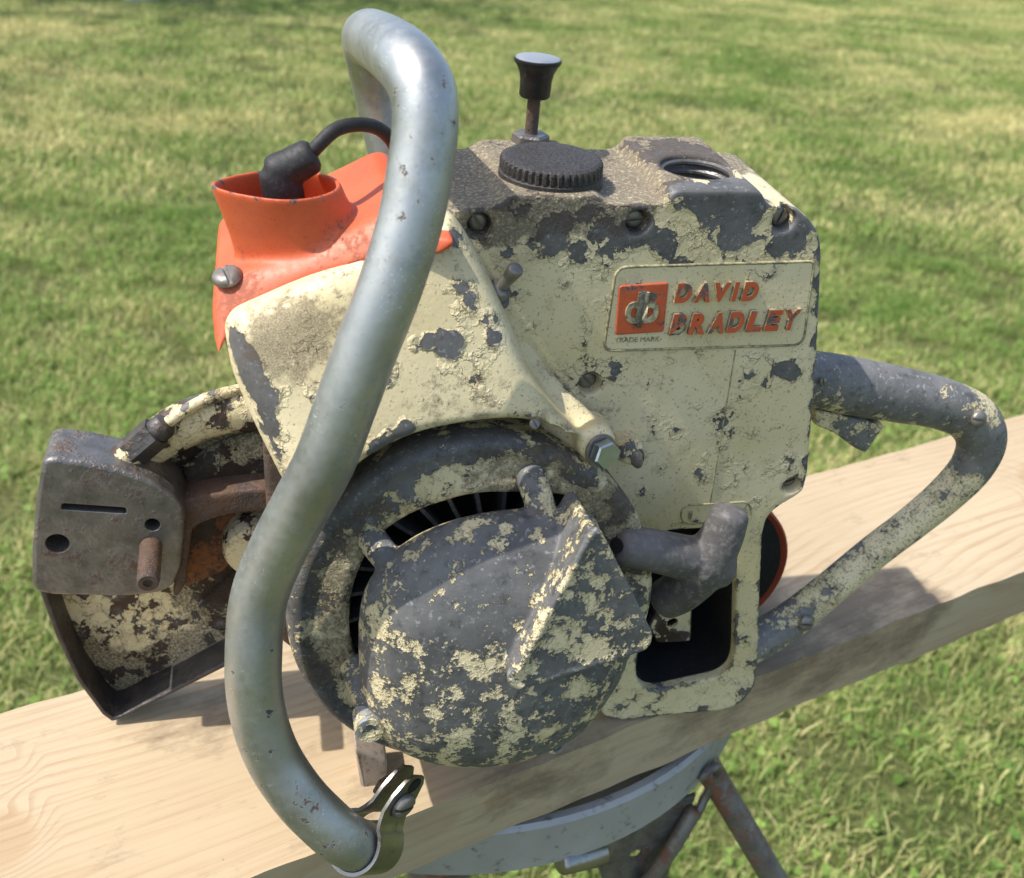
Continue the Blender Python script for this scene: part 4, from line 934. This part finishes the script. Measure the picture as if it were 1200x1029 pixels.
obj('recess_shade_plate', slab('recess_shade_plate', rnd([(-230.2,105.9),(-213.0,111.4),(-207.8,94.9),(-216.6,75.1),(-236.2,66.1)], 3, 3), 47.2, 50.5, 0.6), rusty('rusty_hollow_shade', (0.03, 0.02, 0.014), rustc=(0.12, 0.05, 0.02), amt=0.75, rough=0.85, metal=0.1), guard)  # flat rusty plate on the guard, dark colour stands for a hollow's shade
# oil fitting and its line
f0, f1_ = Vector((-255.1,36.0,140.8)), Vector((-237.5,36.0,156.4)); fd = f1_-f0
fit = empty('oil_fitting', (0, 0, 0), parent=saw)
obj('elbow', sweep('elbow', [tuple(f0-fd*0.25+Vector((0, 4, -4))), tuple(f0), tuple(f0+fd*0.4)], [7.5, 7, 6.2], sub=4), M['guard'], fit)
obj('nut', sweep('nut', [tuple(f0+fd*0.35), tuple(f0+fd*0.95)], 7.0, sub=1, seg=6, dome=False, ang=20), M['flange'], fit)
obj('ferrule', sweep('ferrule', [tuple(f0+fd*0.9), tuple(f0+fd*1.12)], 5.4, sub=1, seg=20), M['flange'], fit)
obj('oil_line', sweep('oil_line', [tuple(f0+fd*1.05)]+[(-228.3,38.0,162.8),(-217.3,40.0,168.0),(-205.0,44.0,169.3),(-191.2,50.0,167.6)], 2.5, seg=14), M['clean_cream'], saw)
obj('guard_rim', sweep('guard_rim', [(-239.0,46.0,147.5),(-228.4,46.0,155.2),(-216.0,46.0,160.3),(-201.9,46.0,162.8),(-188.0,46.0,162.2)], 4.0, flat=1.3), M['rust'], guard)
place(SCREW, 'slotted_screw', (-215.4,44.0,158.1), (0, -1, 0.2), guard, s=0.9)

# ------------------------------------------------------------------ stand under the plank
stand = empty('tripod_stand', (-0.031, 0.537, 0))
tag(stand, 'grey cast ring tripod stand with rusty pipe legs under the board', 'stand')
zt = TOP-0.0405
def sp_(x, y, z): return (x*1000+0, y*1000, z*1000)
RO = 0.190
ringp = [(RO-0.022, zt-0.030), (RO-0.022, zt-0.004), (RO-0.018, zt-0.001), (RO-0.014, zt-0.0015), (RO-0.010, zt-0.006), (RO-0.006, zt-0.002), (RO-0.002, zt-0.0002), (RO, zt-0.0025), (RO-0.001, zt-0.034), (RO-0.004, zt-0.037), (RO-0.018, zt-0.037)]
ringp = [(RO-0.026, zt-0.034), (RO-0.026, zt-0.013), (RO-0.009, zt-0.013), (RO-0.0075, zt-0.003), (RO-0.006, zt-0.0006), (RO-0.002, zt-0.0004), (RO, zt-0.003), (RO-0.0015, zt-0.033), (RO-0.005, zt-0.036), (RO-0.02, zt-0.036)]
V = []; F = []; NR = 96; m_ = len(ringp)
for j in range(NR):
    a = 2*math.pi*j/NR
    for (r, z) in ringp: V.append((r*math.cos(a), r*math.sin(a), z))
for j in range(NR):
    for i in range(m_):
        F.append((j*m_+i, ((j+1) % NR)*m_+i, ((j+1) % NR)*m_+(i+1) % m_, j*m_+(i+1) % m_))
obj('ring', mesh('ring', V, F, 1.0, 40), M['alu'], stand)
# spider that joins the ring, three pipe legs with spreader rods
SX, SY = -0.031, 0.537
def W0(p): return Vector((p[0]*0.001-SX, p[1]*0.001-SY, p[2]*0.001))
lt = W0((119.4,434.6,782.8)); ld = Vector((math.cos(R(-5)), math.sin(R(-5)), -1.6))
clip = [W0(p) for p in [(117.3,417.7,783.5),(121.2,418.8,789.3),(127.3,424.7,785.6),(128.0,428.7,772.5),(124.3,427.2,757.9),(119.8,421.4,748.0)]]
rod = [W0(p) for p in [(118.6,423.3,751.3),(109.6,416.0,730.5),(97.3,408.3,707.2)]]; rod.append(Vector((0.03, -0.03, 0.40)))
gus = [W0(p) for p in [(118.8,428.2,759.7),(114.7,418.8,731.3),(108.4,418.2,674.4),(79.3,417.2,672.5),(59.7,408.6,737.7),(92.0,418.2,754.4)]]
for k in range(3):
    rot = Matrix.Rotation(k*2*math.pi/3, 3, 'Z')
    def Q(p): return rot @ Vector(p)
    V2, F2 = sweep_geo([Q(lt-ld*0.012), Q(lt+ld*(lt.z-0.004)/1.6)], 0.0078, sub=1, seg=20)
    leg = obj('leg', mesh('leg', V2, F2, 1.0, 50), M['pipe'], stand)
    V2, F2 = sweep_geo([Q(p) for p in clip], 0.0026, sub=5, seg=10)
    obj('leg_clip', mesh('leg_clip', V2, F2, 1.0, 50), M['steel'], leg)
    V2, F2 = sweep_geo([Q(p) for p in rod], 0.0046, sub=1, seg=14)
    obj('spreader_rod', mesh('spreader_rod', V2, F2, 1.0, 50), M['pipe'], stand)
    g0 = gus[0]; ga = (gus[2]-g0).normalized(); gn = ga.cross(gus[4]-g0).normalized(); gb = gn.cross(ga)
    flat2 = [((p-g0).dot(ga)*1000, (p-g0).dot(gb)*1000) for p in gus]; hp = W0((89.8,410.9,721.6))-g0
    obj('gusset', slab('gusset', flat2, -1.2, 1.2, 0.4, holes=[circle(hp.dot(ga)*1000, hp.dot(gb)*1000, 3.6, 16)], T=lambda x, y, z: tuple(Q(g0*1000+ga*x+gb*z+gn*y))), M['steel'], stand)
    V2, F2 = sweep_geo([Q((0.0, 0.0, TOP-0.068)), Q((RO-0.02, 0.0, TOP-0.064))], 0.010, sub=1, seg=16)
    obj('spider_arm', mesh('spider_arm', V2, F2, 1.0, 50), M['alu'], stand)
bar = [W0(p) for p in [(42.0,365.2,772.6),(62.5,378.2,765.1)]]
V2, F2 = sweep_geo(bar, 0.0065, sub=1, seg=18)
obj('clamp_bar', mesh('clamp_bar', V2, F2, 1.0, 30), M['strap'], stand)
V2, F2 = sweep_geo([(0, 0, TOP-0.055), (0, 0, 0.36)], 0.024, sub=1, seg=24)
obj('centre_column', mesh('centre_column', V2, F2, 1.0, 50), M['pipe'], stand)
# ------------------------------------------------------------------ pale pot far out on the lawn
wp = Vector((-2776.4,7647.9,0.0))*0.001
pot = empty('garden_pot', (wp.x, wp.y+0.12, 0))
tag(pot, 'pale grey garden pot standing far off on the lawn', 'pot')
me = lathe('pot_body', [(0, 0), (105, 0), (115, 6), (118, 20), (150, 260), (160, 262), (160, 290), (146, 290), (138, 262), (0, 255)], 40)
obj('pot_body', me, plain('pot_glaze', (0.42, 0.43, 0.43), 0.5, n=0.15, scale=30), pot)
me = lathe('pot_soil', [(0, 268), (120, 266), (140, 258), (0, 250)], 30)
obj('pot_soil', me, plain('pot_earth', (0.05, 0.035, 0.025), 0.9), pot)

# ------------------------------------------------------------------ tree beyond the left edge of the view; its shade lies on the far lawn
def tree(base, h, rad, seed):
    rg = random.Random(seed)
    t = empty('shade_tree', base); tag(t, 'broad leafy tree standing left of the lawn and shading its far end', 'tree')
    bark = plain('bark', (0.09, 0.07, 0.05), 0.9, n=0.3, scale=14, bump=0.01)
    V, F = sweep_geo([(0, 0, -0.05), (0.05, 0.02, h*0.25), (0, 0.06, h*0.5), (0.08, 0, h*0.8)], [0.2, 0.15, 0.12, 0.05], seg=12)
    tr = obj('trunk', mesh('trunk', V, F, 1.0), bark, t)
    tips = []
    for i in range(14):
        a = i*2.4; z = h*rg.uniform(0.35, 0.75); q = rad*rg.uniform(0.45, 0.95); e = (math.cos(a)*q, math.sin(a)*q, z+q*rg.uniform(0.15, 0.6)); tips.append(e)
        V, F = sweep_geo([(0, 0.04, z), (e[0]*0.5, e[1]*0.5, (z+e[2])*0.5+0.1), e], [0.06, 0.04, 0.015], seg=8, sub=4)
        obj('limb', mesh('limb', V, F, 1.0), bark, tr)
    V = []; F = []
    for i in range(5200):
        e = rg.choice(tips); sp = rad*0.42
        p = Vector((e[0]*rg.uniform(0.5, 1.05)+rg.gauss(0, sp*0.5), e[1]*rg.uniform(0.5, 1.05)+rg.gauss(0, sp*0.5), e[2]+rg.gauss(0, sp*0.45)))
        d = Vector((rg.gauss(0, 1), rg.gauss(0, 1), rg.gauss(0, 0.5))).normalized(); w = d.cross(Vector((rg.gauss(0, 1), rg.gauss(0, 1), rg.gauss(0, 1)))).normalized()
        L_ = rg.uniform(0.10, 0.17); s = len(V)
        V += [p, p+d*L_*0.5+w*L_*0.3, p+d*L_, p+d*L_*0.5-w*L_*0.3]; F.append((s, s+1, s+2, s+3))
    me = bpy.data.meshes.new('crown'); me.from_pydata([tuple(v) for v in V], [], F)
    obj('crown', me, plain('leaf', (0.06, 0.10, 0.025), 0.55, n=0.35, scale=3, bump=0.001), t)
tree((-5.3, 8.4, 0), 5.2, 2.3, 4)
